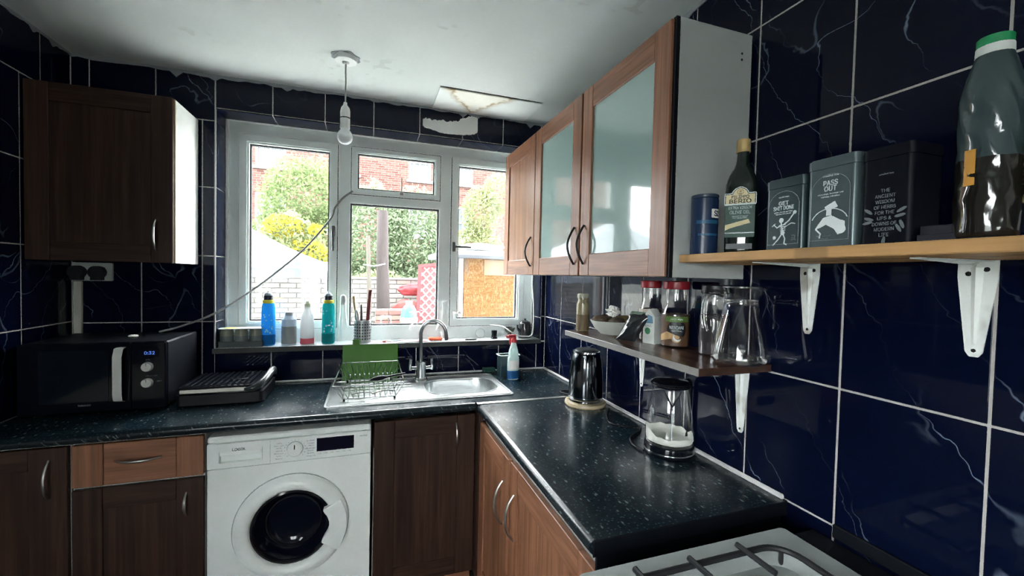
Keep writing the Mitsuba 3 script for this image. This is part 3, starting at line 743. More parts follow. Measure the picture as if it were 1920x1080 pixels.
rk = thing('dish_rack', 'chrome wire dish rack on the drainer', 'dish rack')
b0, b1 = (-1.182, -.465), (-.950, -.120)      # base footprint
t0, t1 = (-1.222, -.490), (-.914, -.100)      # flared rim
zb_, zt_ = RZ + .013, RZ + .079
loop = lambda a, b, z, zb: [(a[0], a[1], z), (b[0], a[1], z), (b[0], b[1], zb), (a[0], b[1], zb)]
rim = []
S(rk + '__rim', cat(bars([[(t0[0], t0[1], zt_), (t0[0] + .018, t1[1], zt_ + .024)], [(t1[0], t0[1], zt_), (t1[0] - .004, t1[1], zt_ + .024)]], .0038, 8), bars([[(t0[0] + .018, t1[1], zt_ + .024), (t1[0] - .004, t1[1], zt_ + .024)], [(t0[0], t0[1], zt_), (t1[0], t0[1], zt_)]], .0022, 8)), CHROME, 60)
S(rk + '__base_wire', bars([[loop(b0, b1, zb_, zb_)[i], loop(b0, b1, zb_, zb_)[(i + 1) % 4]] for i in range(4)], .002), CHROME, 60)
for i in range(11):
    f = i / 10; x, xt = b0[0] + (b1[0] - b0[0]) * f, t0[0] + (t1[0] - t0[0]) * f
    S(rk + '__wire', bars([[(xt, t0[1], zt_), (x, b0[1], zb_)], [(x, b0[1], zb_), (x, b1[1], zb_)], [(x, b1[1], zb_), (xt, t1[1], zt_ + .022)]], .0014), CHROME, 60)
for i in range(4):
    y = b0[1] + (b1[1] - b0[1]) * (i + .5) / 4
    S(rk + '__side_wire', bars([[(t0[0] + .004, y, zt_ + .008), (b0[0], y, zb_)], [(b1[0], y, zb_), (t1[0], y, zt_ + .008)]], .0014), CHROME, 60)
for i in range(10):
    x = -1.158 + .0222 * i
    S(rk + '__pin', cat(tube([(x, -.25, zb_), (x, -.25, zb_ + .056)], .0016, 6), trimesh.creation.icosphere(1, .0036).apply_translation([x, -.25, zb_ + .058])), CHROME, 60)
for x in (b0[0] + .006, b1[0] - .006):
    for y in (b0[1] + .004, b1[1] - .004): S(rk + '__foot', lathe([(0, RZ + .0012), (.005, RZ + .0012), (.0045, zb_ + .002), (0, zb_ + .002)], 8, (x, y, 0)), BLACKM)
k = thing('serving_spoon', 'black plastic spoon lying across the dish rack', 'spoon')
p0, p1 = np.array([-1.065, -.485, 1.0135]), np.array([-.905, -.405, 1.0185])
S(k, cat(tube([p0 + (p1 - p0) * t for t in np.linspace(.45, 1, 6)], [.0045, .005, .0052, .005, .0048, .004], 8),
         tube([p0 + (p1 - p0) * t for t in np.linspace(0, .5, 8)], [.003, .008, .011, .0125, .0125, .011, .007, .0045], 10)), BLACKM, 50)
for i, (pp, lab) in enumerate([([(-1.145, -.415, zb_ + .006), (-1.09, -.40, zb_ + .008), (-1.045, -.425, zb_ + .006)], 'steel fork lying at the left of the dish rack base'), ([(-1.055, -.43, zb_ + .006), (-1.0, -.395, zb_ + .010), (-.955, -.40, zb_ + .006)], 'steel knife lying at the right of the dish rack base')]):
    k = thing('fork' if i == 0 else 'knife', lab, 'cutlery')
    S(k, tube(spline(pp, 4), [.004, .004, .0038, .0035, .003, .003, .003, .004, .006][:9], 6), SATIN, 50)

# spray bottle, holder and sponge at the back of the worktop
sp = thing('spray_bottle', 'clear spray bottle with a red head and blue liquid right of the sink', 'spray bottle')
MSB = rotz(.35, (-.285, -.215, WZ))
def oval(sec, n=28):
    """loft of ellipses (z, rx, ry)"""
    a = np.arange(n) * 2 * math.pi / n; V, F = [(0, 0, sec[0][0])], []
    for z, rx, ry in sec: V += [(rx * math.cos(t), ry * math.sin(t), z) for t in a]
    V.append((0, 0, sec[-1][0]))
    for j in range(n): F.append((0, 1 + (j + 1) % n, 1 + j))
    for i in range(len(sec) - 1):
        for j in range(n):
            q = [1 + i * n + j, 1 + i * n + (j + 1) % n, 1 + (i + 1) * n + (j + 1) % n, 1 + (i + 1) * n + j]
            F += [(q[0], q[1], q[2]), (q[0], q[2], q[3])]
    e = len(V) - 1
    for j in range(n): F.append((e, 1 + (len(sec) - 1) * n + j, 1 + (len(sec) - 1) * n + (j + 1) % n))
    return trimesh.Trimesh(np.array(V, float), np.array(F), process=False)
SBODY = thin('clear_plastic', (.60, .72, .70), .75, .3)
S(sp + '__bottle', oval(sprof([(.001, .030, .022), (.004, .036, .027), (.075, .037, .028), (.120, .036, .027), (.132, .030, .024), (.150, .031, .024), (.172, .026, .021), (.195, .017, .016), (.205, .0145, .0145), (.212, .0145, .0145)], 4)), SBODY, True, M=MSB)
S(sp + '__liquid', oval([(.0015, .0305, .0225), (.005, .0368, .0278), (.050, .0376, .0286), (.0505, .037, .028)]), pr('blue_liquid', (.012, .085, .24), .15), 40, M=MSB)
S(sp + '__label', oval([(.058, .0375, .0285), (.110, .0372, .0282), (.1102, .0368, .0279)]).slice_plane([0, -.006, 0], [0, -1, 0]), PAPER, 40, M=MSB)
S(sp + '__trigger_head', cat(lathe([(0, .210), (.0165, .210), (.0165, .228), (.011, .231), (0, .231)], 20), cbox(-.012, .012, -.012, .012, .228, .244, .004), cbox(-.046, .012, -.009, .009, .240, .255, .004), tube([(-.040, 0, .248), (-.056, 0, .248)], .005, 8)), pr('trigger_red', (.52, .05, .06), .35), 30, M=MSB)
S(sp + '__trigger', tube(spline([(-.018, 0, .240), (-.030, 0, .222), (-.026, 0, .200)], 4), [.005] * 9, 8), 'mat_trigger_red', 40, M=MSB)
hd = thing('sponge_holder', 'dark green square tub with a pale rim behind the spray bottle', 'tub')
HX, HY = -.288, -.128
S(hd + '__tub', prism(rrect(HX - .060, HX + .060, HY - .034, HY + .034, .010).difference(rrect(HX - .057, HX + .057, HY - .031, HY + .031, .008)), WZ, WZ + .122).__add__(prism(rrect(HX - .058, HX + .058, HY - .032, HY + .032, .008), WZ, WZ + .004)), pr('tub_green', (.016, .036, .042), .3), 30)
S(hd + '__rim', prism(rrect(HX - .066, HX + .066, HY - .038, HY + .038, .012).difference(rrect(HX - .057, HX + .057, HY - .031, HY + .031, .008)), WZ + .1222, WZ + .1265), pr('tub_rim', (.42, .50, .50), .4))
sg = thing('sponge', 'dark green scouring sponge beside the sink', 'sponge')
S(sg + '__foam', cbox(-.420, -.345, -.068, -.028, WZ + .007, WZ + .026, .004), pr('sponge_green', (.018, .05, .045), .95, spec=.1))
S(sg + '__scourer', cbox(-.420, -.345, -.068, -.028, WZ + .0262, WZ + .033, .002), pr('scourer', (.03, .075, .06), .95, spec=.1))

# ------------------------------------------------------------------ left worktop: microwave and grill
mw = thing('microwave_oven', 'black microwave oven with a silver handle in the corner', 'microwave')
MX0, MX1, MY0, MY1, MZ0, MZ1 = -2.335, -1.868, -.385, -.045, WZ + .012, 1.196
S(mw + '__body', cbox(MX0, MX1, MY0 + .02, MY1, MZ0, MZ1, .006), BLACKM)
for x in (MX0 + .04, MX1 - .04):
    for y in (MY0 + .06, MY1 - .05): S(mw + '__foot', lathe([(0, WZ), (.014, WZ), (.014, MZ0 + .004), (0, MZ0 + .004)], 12, (x, y, 0)), BLACKM)
S(mw + '__door', cbox(MX0, -1.985, MY0, MY0 + .019, MZ0, MZ1, .004), BLACK)
S(mw + '__door__window', cbox(MX0 + .065, -2.055, MY0 - .0015, MY0 + .001, MZ0 + .040, MZ1 - .026, .001), pr('oven_window', (.005, .008, .012), .12, spec=.3))
S(mw + '__control_panel', cbox(-1.984, MX1, MY0, MY0 + .019, MZ0, MZ1, .004), BLACK)
P_ = [(-2.012, MY0 + .002, MZ1 - .016), (-2.016, MY0 - .018, MZ1 - .020), (-2.018, MY0 - .026, MZ1 - .052), (-2.018, MY0 - .026, MZ0 + .070), (-2.018, MY0 - .020, MZ0 + .044), (-2.016, MY0 + .002, MZ0 + .036)]
v = []
for q in P_: v.append([(q[0] - .014, q[1], q[2]), (q[0] + .014, q[1], q[2])])
V = []; F = []
for i, q in enumerate(P_):
    n_ = (0, -.0, 0); V += [(q[0] - .015, q[1], q[2]), (q[0] + .015, q[1], q[2]), (q[0] + .013, q[1] + .006, q[2] - .003), (q[0] - .013, q[1] + .006, q[2] - .003)]
for i in range(len(P_) - 1):
    for j in range(4):
        a, b, c, d = i * 4 + j, i * 4 + (j + 1) % 4, i * 4 + 4 + (j + 1) % 4, i * 4 + 4 + j; F += [(a, c, b), (a, d, c)]
hm = trimesh.Trimesh(np.array(V), np.array(F), process=False)
if hm.volume < 0: hm.invert()
S(mw + '__handle', hm, pr('handle_silver', (.62, .63, .60), .40, metal=.2), 25)
S(mw + '__display', cbox(-1.958, -1.890, MY0 - .001, MY0 + .002, 1.138, 1.166, .0008), SCREEN)
dg = text('0:32', .0125, .0004, True); dg.apply_transform(frameM((-1.922, MY0 - .0013, 1.146), (1, 0, 0), (0, 0, 1)))
S(mw + '__display__digits', dg, None); scene[mw + '__display__digits']['bsdf'] = {'type': 'ref', 'id': 'mat_ink'}
scene[mw + '__display__digits']['emitter'] = {'type': 'area', 'radiance': rgb(.0003, .0008, .0030)}
for i, z in enumerate((1.096, 1.030)):
    k = numbered(mw + '__knob')
    S(k, lathe([(0, 0), (.0195, 0), (.019, .012), (.0165, .0165), (0, .0165)], 28), pr('knob_silver', (.60, .60, .57), .35, metal=.2), 30, M=TF(-1.928, z, MY0))
    S(k + '__mark', bx(-.001, .001, .004, .016, .0163, .0170), INK, M=TF(-1.928, z, MY0))
S(mw + '__print', cat(*[text(t, h, .0003, width=w).apply_transform(frameM((x, MY0 - .0003, z), (1, 0, 0), (0, 0, 1))) for t, h, w, x, z in (('time', .005, .014, -1.928, 1.122), ('defrost power', .005, .040, -1.915, 1.056), ('start', .005, .016, -1.890, 1.033))]), PRINTD)
S(mw + '__lettering', text('SAMSUNG', .0068, .0004, True, .040), PRINTD, M=frameM((-2.132, MY0 - .0004, .948), (1, 0, 0), (0, 0, 1)))
k = thing('bottle_cap', 'small pale lid lying on top of the microwave', 'lid')
S(k, lathe([(0, MZ1), (.017, MZ1), (.018, MZ1 + .004), (.014, MZ1 + .007), (0, MZ1 + .007)], 20, (-2.055, -.20, 0)), PAPER, 30)

gr = thing('contact_grill', 'black ribbed contact grill with a silver front strip beside the microwave', 'grill')
GX0, GX1, GY0, GY1 = -1.838, -1.528, -.360, -.080
S(gr + '__base', prism(rrect(GX0 - .006, GX1 + .010, GY0 - .004, GY1, .02), WZ + .006, WZ + .050), BLACKM, 30)
for x in (GX0 + .03, GX1 - .03):
    for y in (GY0 + .03, GY1 - .03): S(gr + '__foot', lathe([(0, WZ), (.012, WZ), (.012, WZ + .008), (0, WZ + .008)], 10, (x, y, 0)), BLACKM)
S(gr + '__lid', prism(rrect(GX0, GX1, GY0, GY1, .018), WZ + .052, WZ + .082), BLACK, 30)
S(gr + '__front_strip', cbox(GX0 + .010, GX1 - .055, GY0 - .007, GY0 + .001, WZ + .058, WZ + .074, .002), pr('strip_silver', (.64, .62, .56), .35, metal=.3))
for i in range(11):
    x = GX0 + .022 + .0235 * i
    S(gr + '__rib', tube([(x, GY0 + .012, WZ + .083), (x, GY1 - .014, WZ + .083)], .0068, 10), pr('rib_black', (.006, .007, .010), .16, spec=.7), 60)
S(gr + '__handle', tube(spline([(GX1 - .060, GY0 - .006, WZ + .066), (GX1 - .028, GY0 - .012, WZ + .070), (GX1 + .002, GY0 + .012, WZ + .086), (GX1 + .020, GY0 + .09, WZ + .112), (GX1 + .022, GY0 + .15, WZ + .116), (GX1 + .012, GY1 - .03, WZ + .075)], 4), [.006, .008, .010, .0125, .014, .015, .016, .0165, .0165, .0165, .0165, .0165, .0165, .0165, .0165, .016, .015, .013, .011, .009, .008], 12), pr('handle_grey', (.028, .034, .037), .25), 50)
S(gr + '__badge', cbox(-1.675, -1.600, -.262, -.248, WZ + .0875, WZ + .0895, .0008), CHROME)

wire = thing('cable', 'thin white cable rising from the microwave to the top window', 'cable')
S(wire, tube(spline([(-2.00, -.10, MZ1 + .0055), (-1.93, -.06, 1.222), (-1.80, -.012, 1.282), (-1.66, .08, 1.395), (-1.55, .138, 1.500), (-1.42, .141, 1.628), (-1.29, .142, 1.800), (-1.265, .141, 1.865), (-1.225, .142, 1.925), (-1.170, .146, 1.972)], 5), .0052, 8), pr('cable_white', (.20, .21, .21), .5), 60)

# ------------------------------------------------------------------ window sill
SZ = 1.1008
def bottle(n, label, x, y, prof, mat, cat_='bottle', seg=28, group=None):
    k = thing(n, label, cat_, group)
    S(k + '__body', lathe(prof, seg, (x, y, SZ)), mat, 40); return k
# three-pack of tins in shrink film
pk = thing('jar_pack', 'three pale jars shrink-wrapped in a low tray at the left of the sill', 'jar pack')
S(pk + '__tray', prism(rrect(-1.800, -1.600, .010, .085, .008).difference(rrect(-1.797, -1.603, .013, .082, .006)), SZ, SZ + .030).__add__(prism(rrect(-1.799, -1.601, .011, .084, .007), SZ, SZ + .002)), pr('tray', (.045, .06, .06), .6))
for i in range(3):
    x = -1.768 + .065 * i
    kk = numbered(pk + '__jar')
    S(kk, lathe([(0, .002), (.028, .002), (.0305, .008), (.0305, .075), (.027, .084), (.027, .092), (0, .092)], 24, (x, .048, SZ)), pr('jar_beige', (.20, .21, .16), .3), 40)
    S(kk + '__label', lathe([(.0308, .020), (.0308, .056), (.0304, .056)], 24, (x, .048, SZ)), pr('jar_label', (.12, .15, .15), .6), 40)
S(pk + '__film', prism(rrect(-1.802, -1.600, .012, .084, .02), SZ + .0935, SZ + .0965), pr('film', (.66, .70, .70), .3))
S(pk + '__sticker', cbox(-1.775, -1.715, .022, .060, SZ + .0967, SZ + .0985, .0005), pr('sticker', (.70, .66, .14), .6))
def sport(label, x, col, deep, h=.288):
    k = bottle('water_bottle', label, x, .062, sprof([(0, .001), (.028, .001), (.032, .010), (.033, .06), (.0325, .15), (.031, .20), (.027, .222), (.024, .228)], 4), col)
    S(k + '__base', lathe([(0, .0005), (.030, .0005), (.0338, .012), (.0342, .055), (.0335, .058)], 28, (x, .062, SZ)), deep, 40)
    S(k + '__collar', lathe([(0, .224), (.026, .224), (.0275, .230), (.0275, .240), (.025, .243), (0, .243)], 28, (x, .062, SZ)), pr('collar_yellow', (.68, .62, .06), .5), 40)
    S(k + '__cap', lathe([(0, .2435), (.0215, .2435), (.0215, .264), (0, .264)], 28, (x, .062, SZ)), pr('cap_navy', (.006, .012, .035), .4), 40)
    S(k + '__spout_cover', lathe(sprof([(0, .2645), (.019, .2645), (.0195, .272), (.014, .281), (.008, .284), (.006, .289), (0, .290)], 3), 24, (x, .062, SZ)), pr('cap_pale', (.40, .48, .56), .3), True)
    return k
BLUEB = thin('bottle_blue', (.05, .38, .72), .9, .3); TEALB = thin('bottle_teal', (.03, .42, .44), .9, .3)
b1_ = sport('blue sports bottle with a yellow collar next to the jar pack', -1.582, BLUEB, thin('base_blue', (.02, .14, .36), .7, .4))
b2_ = sport('teal sports bottle with a yellow collar left of the clear bottle', -1.287, TEALB, thin('base_teal', (.02, .24, .26), .7, .4))
for k_, x_, s_ in ((b1_, -1.582, 3), (b2_, -1.287, 6)):
    g = np.random.default_rng(s_); ms = []
    for _ in range(16):
        a, z, r_ = g.random() * 1.6 - .8, .065 + .12 * g.random(), .002 + .0035 * g.random()
        m = flat(Point(a * .0335, z).buffer(r_, quad_segs=3), .0005); ms.append(m)
    S(k_ + '__print', wrap(cat(*ms), .0336, False).apply_translation([x_, .062, SZ]), pr('bubble_print', (.46, .66, .76), .5))
k = bottle('plastic_bottle', 'grey and white squat bottle between the blue and pink bottles', -1.482, .058, sprof([(0, .001), (.034, .001), (.0365, .006), (.0365, .125), (.034, .140), (.024, .152), (.021, .156), (.020, .160)], 3), thin('milky', (.52, .60, .68), .5))
S(k + '__label', lathe([(.0372, .008), (.0372, .100), (.0366, .1005)], 28, (-1.482, .058, SZ)), pr('label_grey', (.24, .27, .27), .5), 40)
S(k + '__cap', lathe([(0, .160), (.021, .160), (.021, .176), (.018, .178), (0, .178)], 24, (-1.482, .058, SZ)), pr('cap_grey', (.40, .43, .46), .5), 40)
k = bottle('plastic_bottle', 'clear bottle with pink liquid left in the bottom', -1.393, .058, sprof([(0, .001), (.030, .001), (.0345, .006), (.0345, .110), (.030, .150), (.018, .185), (.015, .195), (.015, .205)], 3), thin('clear_soft', (.66, .67, .68), .95))
S(k + '__liquid', lathe([(0, .0005), (.0305, .0005), (.0352, .006), (.0352, .034), (.0347, .0345)], 28, (-1.393, .058, SZ)), thin('pink_liquid', (.72, .16, .20), .8), 40)
S(k + '__cap', lathe([(0, .205), (.0155, .205), (.0155, .222), (.009, .226), (.008, .236), (0, .238)], 20, (-1.393, .058, SZ)), thin('cap_clear', (.50, .52, .44), .8), 40)
k = thing('glass_bottle', 'clear glass bottle with a white stopper left of the cutlery holder', 'bottle')
S(k + '__body', lathe([(0, .001), (.0235, .001), (.0245, .006), (.0245, .125), (.019, .150), (.016, .190), (.016, .215)], 24, (-1.212, .085, SZ)), PANE, 40)
S(k + '__stopper', lathe([(0, .2155), (.016, .2155), (.017, .235), (.017, .250), (.013, .266), (.006, .271), (0, .272)], 24, (-1.212, .085, SZ)), pr('stopper', (.52, .55, .56), .35), 40)

# cutlery holder with utensils
HXc, HYc = -1.106, .062
ch = thing('utensil_holder', 'perforated steel utensil holder at the middle of the sill', 'utensil holder')
ring_ = []
nb_, rows_ = 24, 8
hold = lathe([(.0445, .002), (.0455, .002), (.0455, .128), (.0445, .128)], 48, (0, 0, 0), close=True)
S(ch + '__cup', cat(hold, lathe([(0, .0), (.0455, .0), (.0455, .004), (0, .004)], 32)).apply_translation([HXc, HYc, SZ]), pr('cup_steel', (.34, .36, .37), .35, metal=.6), 30)
S(ch + '__rim', tube([(HXc + .0455 * math.cos(a), HYc + .0455 * math.sin(a), SZ + .128) for a in np.linspace(0, 2 * math.pi, 32, endpoint=False)], .0022, 6, True), SATIN, 60)
dots = []
for r_ in range(6):
    for c_ in range(20):
        a = 2 * math.pi * c_ / 20
        m = lathe([(0, .0457), (.0042, .0457), (.0042, .0464), (0, .0464)], 8); m.apply_transform(frameM((HXc, HYc, SZ + .024 + .0165 * r_), (-math.sin(a), math.cos(a), 0), (0, 0, 1))); dots.append(m)
S(ch + '__perforation', cat(*dots), HOLE); labels[ch + '__perforation'] = {'kind': 'stuff'}
def utensil(n, label, lean, top, mat, rad, blob=None):
    k = thing(n, label, n.split('_')[-1] if n != 'palette_knife' else 'knife')
    p0 = np.array([HXc, HYc, SZ + .006]) + np.array([lean[0] * .026, lean[1] * .030, 0]); p1 = np.array([HXc + lean[0] * .06, HYc + lean[1] * .04, SZ + top])
    ts = np.linspace(0, 1, 14); R_ = np.interp(ts, np.linspace(0, 1, len(rad)), rad)
    S(k, tube([p0 + (p1 - p0) * t for t in ts], R_, 8), mat, 50)
    return k
utensil('wooden_spoon', 'pale wooden spoon leaning left in the utensil holder', (-.85, .2), .265, WOODSP, [.005, .005, .005, .006, .0065])
utensil('spatula', 'dark red handled spatula leaning right in the utensil holder', (.65, -.1), .302, pr('handle_red', (.15, .022, .022), .35), [.005, .005, .006, .0095, .0105, .011, .0085, .011])
utensil('table_spoon', 'steel spoon with its bowl up at the left of the utensil holder', (-.58, -.3), .186, SATIN, [.003, .003, .003, .004, .012, .014, .008])
utensil('dessert_spoon', 'steel spoon at the right of the utensil holder', (.66, .1), .185, SATIN, [.003, .003, .003, .003, .008, .009, .005])
utensil('bread_knife', 'dark steel knife in the middle of the utensil holder', (-.15, .5), .215, DARKH, [.003, .003, .004, .006, .006, .004])

# glasses upside down, papers and small things
def tumbler(label, x, y, r0, r1, h, group=None):
    k = thing('drinking_glass', label, 'glass', group)
    S(k + '__wall', lathe([(r0, 0), (r1, h - .002)], 28, (x, y, SZ)), PANE, 40)
    S(k + '__foot', lathe([(0, h), (r1, h), (r1 + .0006, h - .004), (r1 - .001, h - .011), (0, h - .010)], 28, (x, y, SZ)), GLASS, 40)
tumbler('clear tumbler upside down right of the utensil holder', -.978, .090, .036, .030, .150)
tumbler('tall clear glass upside down right of the tap', -.553, .085, .030, .027, .172)
def wineglass(label, x, y, h, R):
    k = thing('wine_glass', label, 'glass')
    S(k + '__bowl', lathe([(R * .80, 0), (R, .04), (R * .92, .07), (.55 * R, .095), (.0055, .108)], 28, (x, y, SZ)), PANE, 60)
    S(k + '__stem', lathe([(0, .1082), (.0055, .1082), (.0042, .125), (.0042, h - .012), (.010, h - .005), (R * .82, h - .002), (R * .82, h), (0, h)], 28, (x, y, SZ)), GLASS, 40)
wineglass('tall wine glass upside down with its foot up, right behind the tap', -.652, .085, .242, .040)
wineglass('short wine glass upside down left of the tap', -.812, .095, .172, .040)
lf = thing('leaflet', 'red and white leaflets spread on the sill behind the tap', 'papers')
g = np.random.default_rng(4)
for i, (x, y, a, w, h_) in enumerate([(-1.00, .055, .2, .11, .07), (-.90, .050, -.3, .12, .08), (-.80, .045, .15, .12, .07), (-.93, .085, .5, .09, .06)]):
    S(lf + '__sheet', cbox(-w / 2, w / 2, -h_ / 2, h_ / 2, 0, .0012, .0003), pr('leaflet_paper', (.22, .19, .19), .8), M=rotz(a, (x, y, SZ + .0013 * i)))
    S(lf + '__sheet_print', cat(*[cbox(-w * .4 + w * .8 * g.random() * .7, 0 + w * .4 * g.random(), -h_ * .4 + .012 * j, -h_ * .4 + .012 * j + .007, .0013, .0016, .0001) for j in range(4)]), [pr('print_red', (.26, .03, .03), .7), pr('print_teal', (.05, .16, .16), .7)][i % 2], M=rotz(a, (x, y, SZ + .0013 * i)))
k = thing('cloth', 'folded orange-red cloth on the sill under the arch of the tap', 'cloth')
q = cbox(-.735, -.655, .020, .070, SZ + .0055, SZ + .020, .006); q = q.subdivide().subdivide(); vv = np.array(q.vertices); vv[:, 2] += .008 * (meshkit.fbm(vv * 40, 2, 3) - .5) * (vv[:, 2] > SZ + .012); q.vertices = vv
S(k, q, pr('cloth_red', (.66, .13, .07), .9, spec=.1), 50)
k = thing('letter', 'white letter with a dark pen on the sill right of the tap', 'letter')
S(k + '__sheet', cbox(-.535, -.390, .012, .072, SZ, SZ + .0015, .0003), PAPER)
S(k + '__heading', cbox(-.50, -.43, .050, .060, SZ + .0015, SZ + .0018, .0001), 'mat_print_red')
k = thing('pen', 'dark pen lying on the white letter', 'pen'); S(k, tube([(-.515, .022, SZ + .0060), (-.445, .020, SZ + .0060)], [.004, .0042], 8), BLACKM, 40)
k = thing('glass_lens', 'round glass pot lid standing against the window frame', 'pot lid')
ML = frameM((-.405, .085, SZ + .0335), (1, -.15, 0), (.05, .35, 1))
S(k + '__glass', lathe([(0, .006), (.018, .005), (.028, 0), (.028, .002), (.018, .007), (0, .008)], 24, close=False), GLASS, 30, M=ML)
S(k + '__rim', tube([(.0295 * math.cos(a), .0295 * math.sin(a), .001) for a in np.linspace(0, 2 * math.pi, 28, endpoint=False)], .0022, 6, True), SATIN, 50, M=ML)
k = thing('egg_cup', 'small ribbed black cup on the sill', 'cup')
S(k, lathe([(0, 0), (.019, 0), (.020, .004), (.017, .010), (.0185, .050), (.0170, .050), (.0150, .012), (0, .010)], 16, (-.318, .070, SZ)), BLACK, 20)
k = thing('small_bowl', 'small dark bowl on a red foot on the sill', 'bowl')
S(k + '__bowl', lathe([(0, .030), (.012, .030), (.028, .045), (.036, .068), (.034, .068), (.026, .047), (.010, .034), (0, .034)], 24, (-.214, .075, SZ)), pr('bowl_dark', (.035, .04, .036), .25), 40)
S(k + '__foot', lathe([(0, 0), (.020, 0), (.018, .006), (.010, .016), (.012, .0295), (0, .0295)], 20, (-.214, .075, SZ)), pr('foot_red', (.12, .02, .025), .3), 40)
tpot = thing('teapot', 'black glass teapot with a lid at the right end of the sill', 'teapot')
S(tpot + '__body', lathe(sprof([(0, .001), (.034, .001), (.040, .010), (.041, .05), (.037, .085), (.032, .098), (0, .099)], 3), 28, (-.110, .070, SZ)), pr('teapot_black', (.02, .022, .024), .06), True)
S(tpot + '__lid', lathe([(0, .0995), (.033, .0995), (.030, .106), (.012, .111), (.006, .114), (.008, .122), (0, .126)], 24, (-.110, .070, SZ)), 'mat_teapot_black', 30)
S(tpot + '__spout', tube(spline([(-.148, .064, SZ + .045), (-.162, .062, SZ + .062), (-.166, .060, SZ + .085)], 3), [.009, .0085, .008, .007, .0065, .006, .0055], 10), 'mat_teapot_black', 50)
wc_ = thing('cable', 'white cable looping over the sill and down beside the teapot', 'cable')
S(wc_, tube(spline([(-.330, .120, SZ + .080), (-.270, .050, SZ + .078), (-.225, .012, SZ + .048), (-.180, .006, SZ + .024), (-.130, .004, SZ + .018), (-.095, .006, SZ + .020), (-.078, .012, SZ + .05), (-.068, .03, SZ + .15), (-.065, .05, SZ + .26), (-.062, .08, SZ + .34)], 5), .0042, 8), pr('cable_pale', (.62, .64, .60), .5), 60)

# ------------------------------------------------------------------ right worktop: kettle, jug and flex
ke = thing('kettle', 'black and chrome kettle on its base at the far end of the worktop', 'kettle')
KX, KY = -.112, -.752
S(ke + '__power_base', lathe([(0, WZ), (.092, WZ), (.096, WZ + .006), (.094, WZ + .016), (.080, WZ + .021), (0, WZ + .021)], 36, (KX, KY, 0)), pr('base_wood', (.38, .31, .20), .4), 40)
S(ke + '__body', lathe(sprof([(0, WZ + .0225), (.070, WZ + .0225), (.077, WZ + .032), (.078, WZ + .10), (.073, WZ + .18), (.066, WZ + .225), (.060, WZ + .243)], 4) .tolist() + [(0, WZ + .243)], 40, (KX, KY, 0)), pr('kettle_shell', (.11, .12, .13), .09, metal=1.0), 40)
S(ke + '__steel_band', lathe([(.0705, WZ + .0226), (.0775, WZ + .030), (.0788, WZ + .040), (.0786, WZ + .044), (.076, WZ + .030)], 40, (KX, KY, 0)), CHROME, 40)
S(ke + '__lid', lathe(sprof([(0.058, WZ + .2432), (.058, WZ + .250), (.045, WZ + .259), (.02, WZ + .262), (0, WZ + .262)], 3), 36, (KX, KY, 0)), pr('lid_grey', (.035, .042, .044), .35), True)
S(ke + '__lid_ring', lathe([(.0585, WZ + .2432), (.0635, WZ + .2425), (.0625, WZ + .250), (.0585, WZ + .2515)], 36, (KX, KY, 0), close=True), CHROME, 40)
S(ke + '__handle', tube(spline([(KX + .020, KY + .055, WZ + .235), (KX + .038, KY + .098, WZ + .22), (KX + .040, KY + .104, WZ + .13), (KX + .030, KY + .070, WZ + .055)], 5), .011, 10), BLACKM, 50)
S(ke + '__spout', hullpts((KX - .030, KY - .052, WZ + .238), (KX - .018, KY - .062, WZ + .234), (KX - .044, KY - .046, WZ + .234), (KX - .040, KY - .068, WZ + .240), (KX - .032, KY - .060, WZ + .195)), 'mat_kettle_shell')
fz = WZ + .0052
fx = thing('flex', 'black power flex looping on the worktop behind the black kettle', 'flex')
S(fx, tube(spline([(-.125, -.645, fz + .004), (-.150, -.570, fz + .003), (-.120, -.540, fz), (-.060, -.575, fz + .003), (-.032, -.628, fz + .005), (-.026, -.676, fz + .004)], 6), .004, 8), BLACKM, 60)
fx = thing('flex', 'black power flex curling along the worktop towards the glass jug', 'flex')
S(fx, tube(spline([(-.045, -.850, fz), (-.090, -.905, fz), (-.125, -.965, fz), (-.146, -1.02, fz), (-.120, -1.070, fz), (-.060, -1.090, fz), (-.085, -1.13, fz), (-.155, -1.175, fz), (-.188, -1.235, fz), (-.184, -1.290, fz)], 6), .004, 8), BLACKM, 60)
jg = thing('glass_kettle', 'glass jug with milky residue and a black lid on the worktop', 'jug')
JX, JY = -.098, -1.312
GJ = pr('jug_glass_frost', (.50, .54, .50), .35)
S(jg + '__base', lathe([(0, WZ), (.078, WZ), (.081, WZ + .006), (.081, WZ + .030), (.077, WZ + .036), (0, WZ + .036)], 40, (JX, JY, 0)), BLACK, 40)
S(jg + '__base_ring', lathe([(.0812, WZ + .010), (.0822, WZ + .012), (.0822, WZ + .014), (.0812, WZ + .016)], 40, (JX, JY, 0), close=True), CHROME, 40)
zo = WZ + .0365
JP = [(0, zo), (.074, zo), (.079, zo + .006), (.0785, zo + .04), (.072, zo + .10), (.064, zo + .15), (.058, zo + .178), (.057, zo + .190)]
S(jg + '__glass', lathe(JP, 40, (JX, JY, 0)), PANE, 50)
RES = thin('residue', (.74, .76, .70), .5)
nA = 72; aa = np.arange(nA) * 2 * math.pi / nA
topz = .030 + .016 * np.clip(np.cos(aa - 2.4), 0, 1) ** 2 + .014 * (meshkit.noise(np.c_[np.cos(aa) * 3, np.sin(aa) * 3, aa * 0]) - .4)
Vr = [np.c_[r_ * np.cos(aa), r_ * np.sin(aa), np.full(nA, zo + z)] for r_, z in ((.045, .0060), (.066, .0062), (.0745, .010))]
for f_ in (.35, .7, 1.0): Vr.append(np.c_[(.0768 - .030 * topz * f_) * np.cos(aa), (.0768 - .030 * topz * f_) * np.sin(aa), zo + .010 + (topz - .010) * f_])
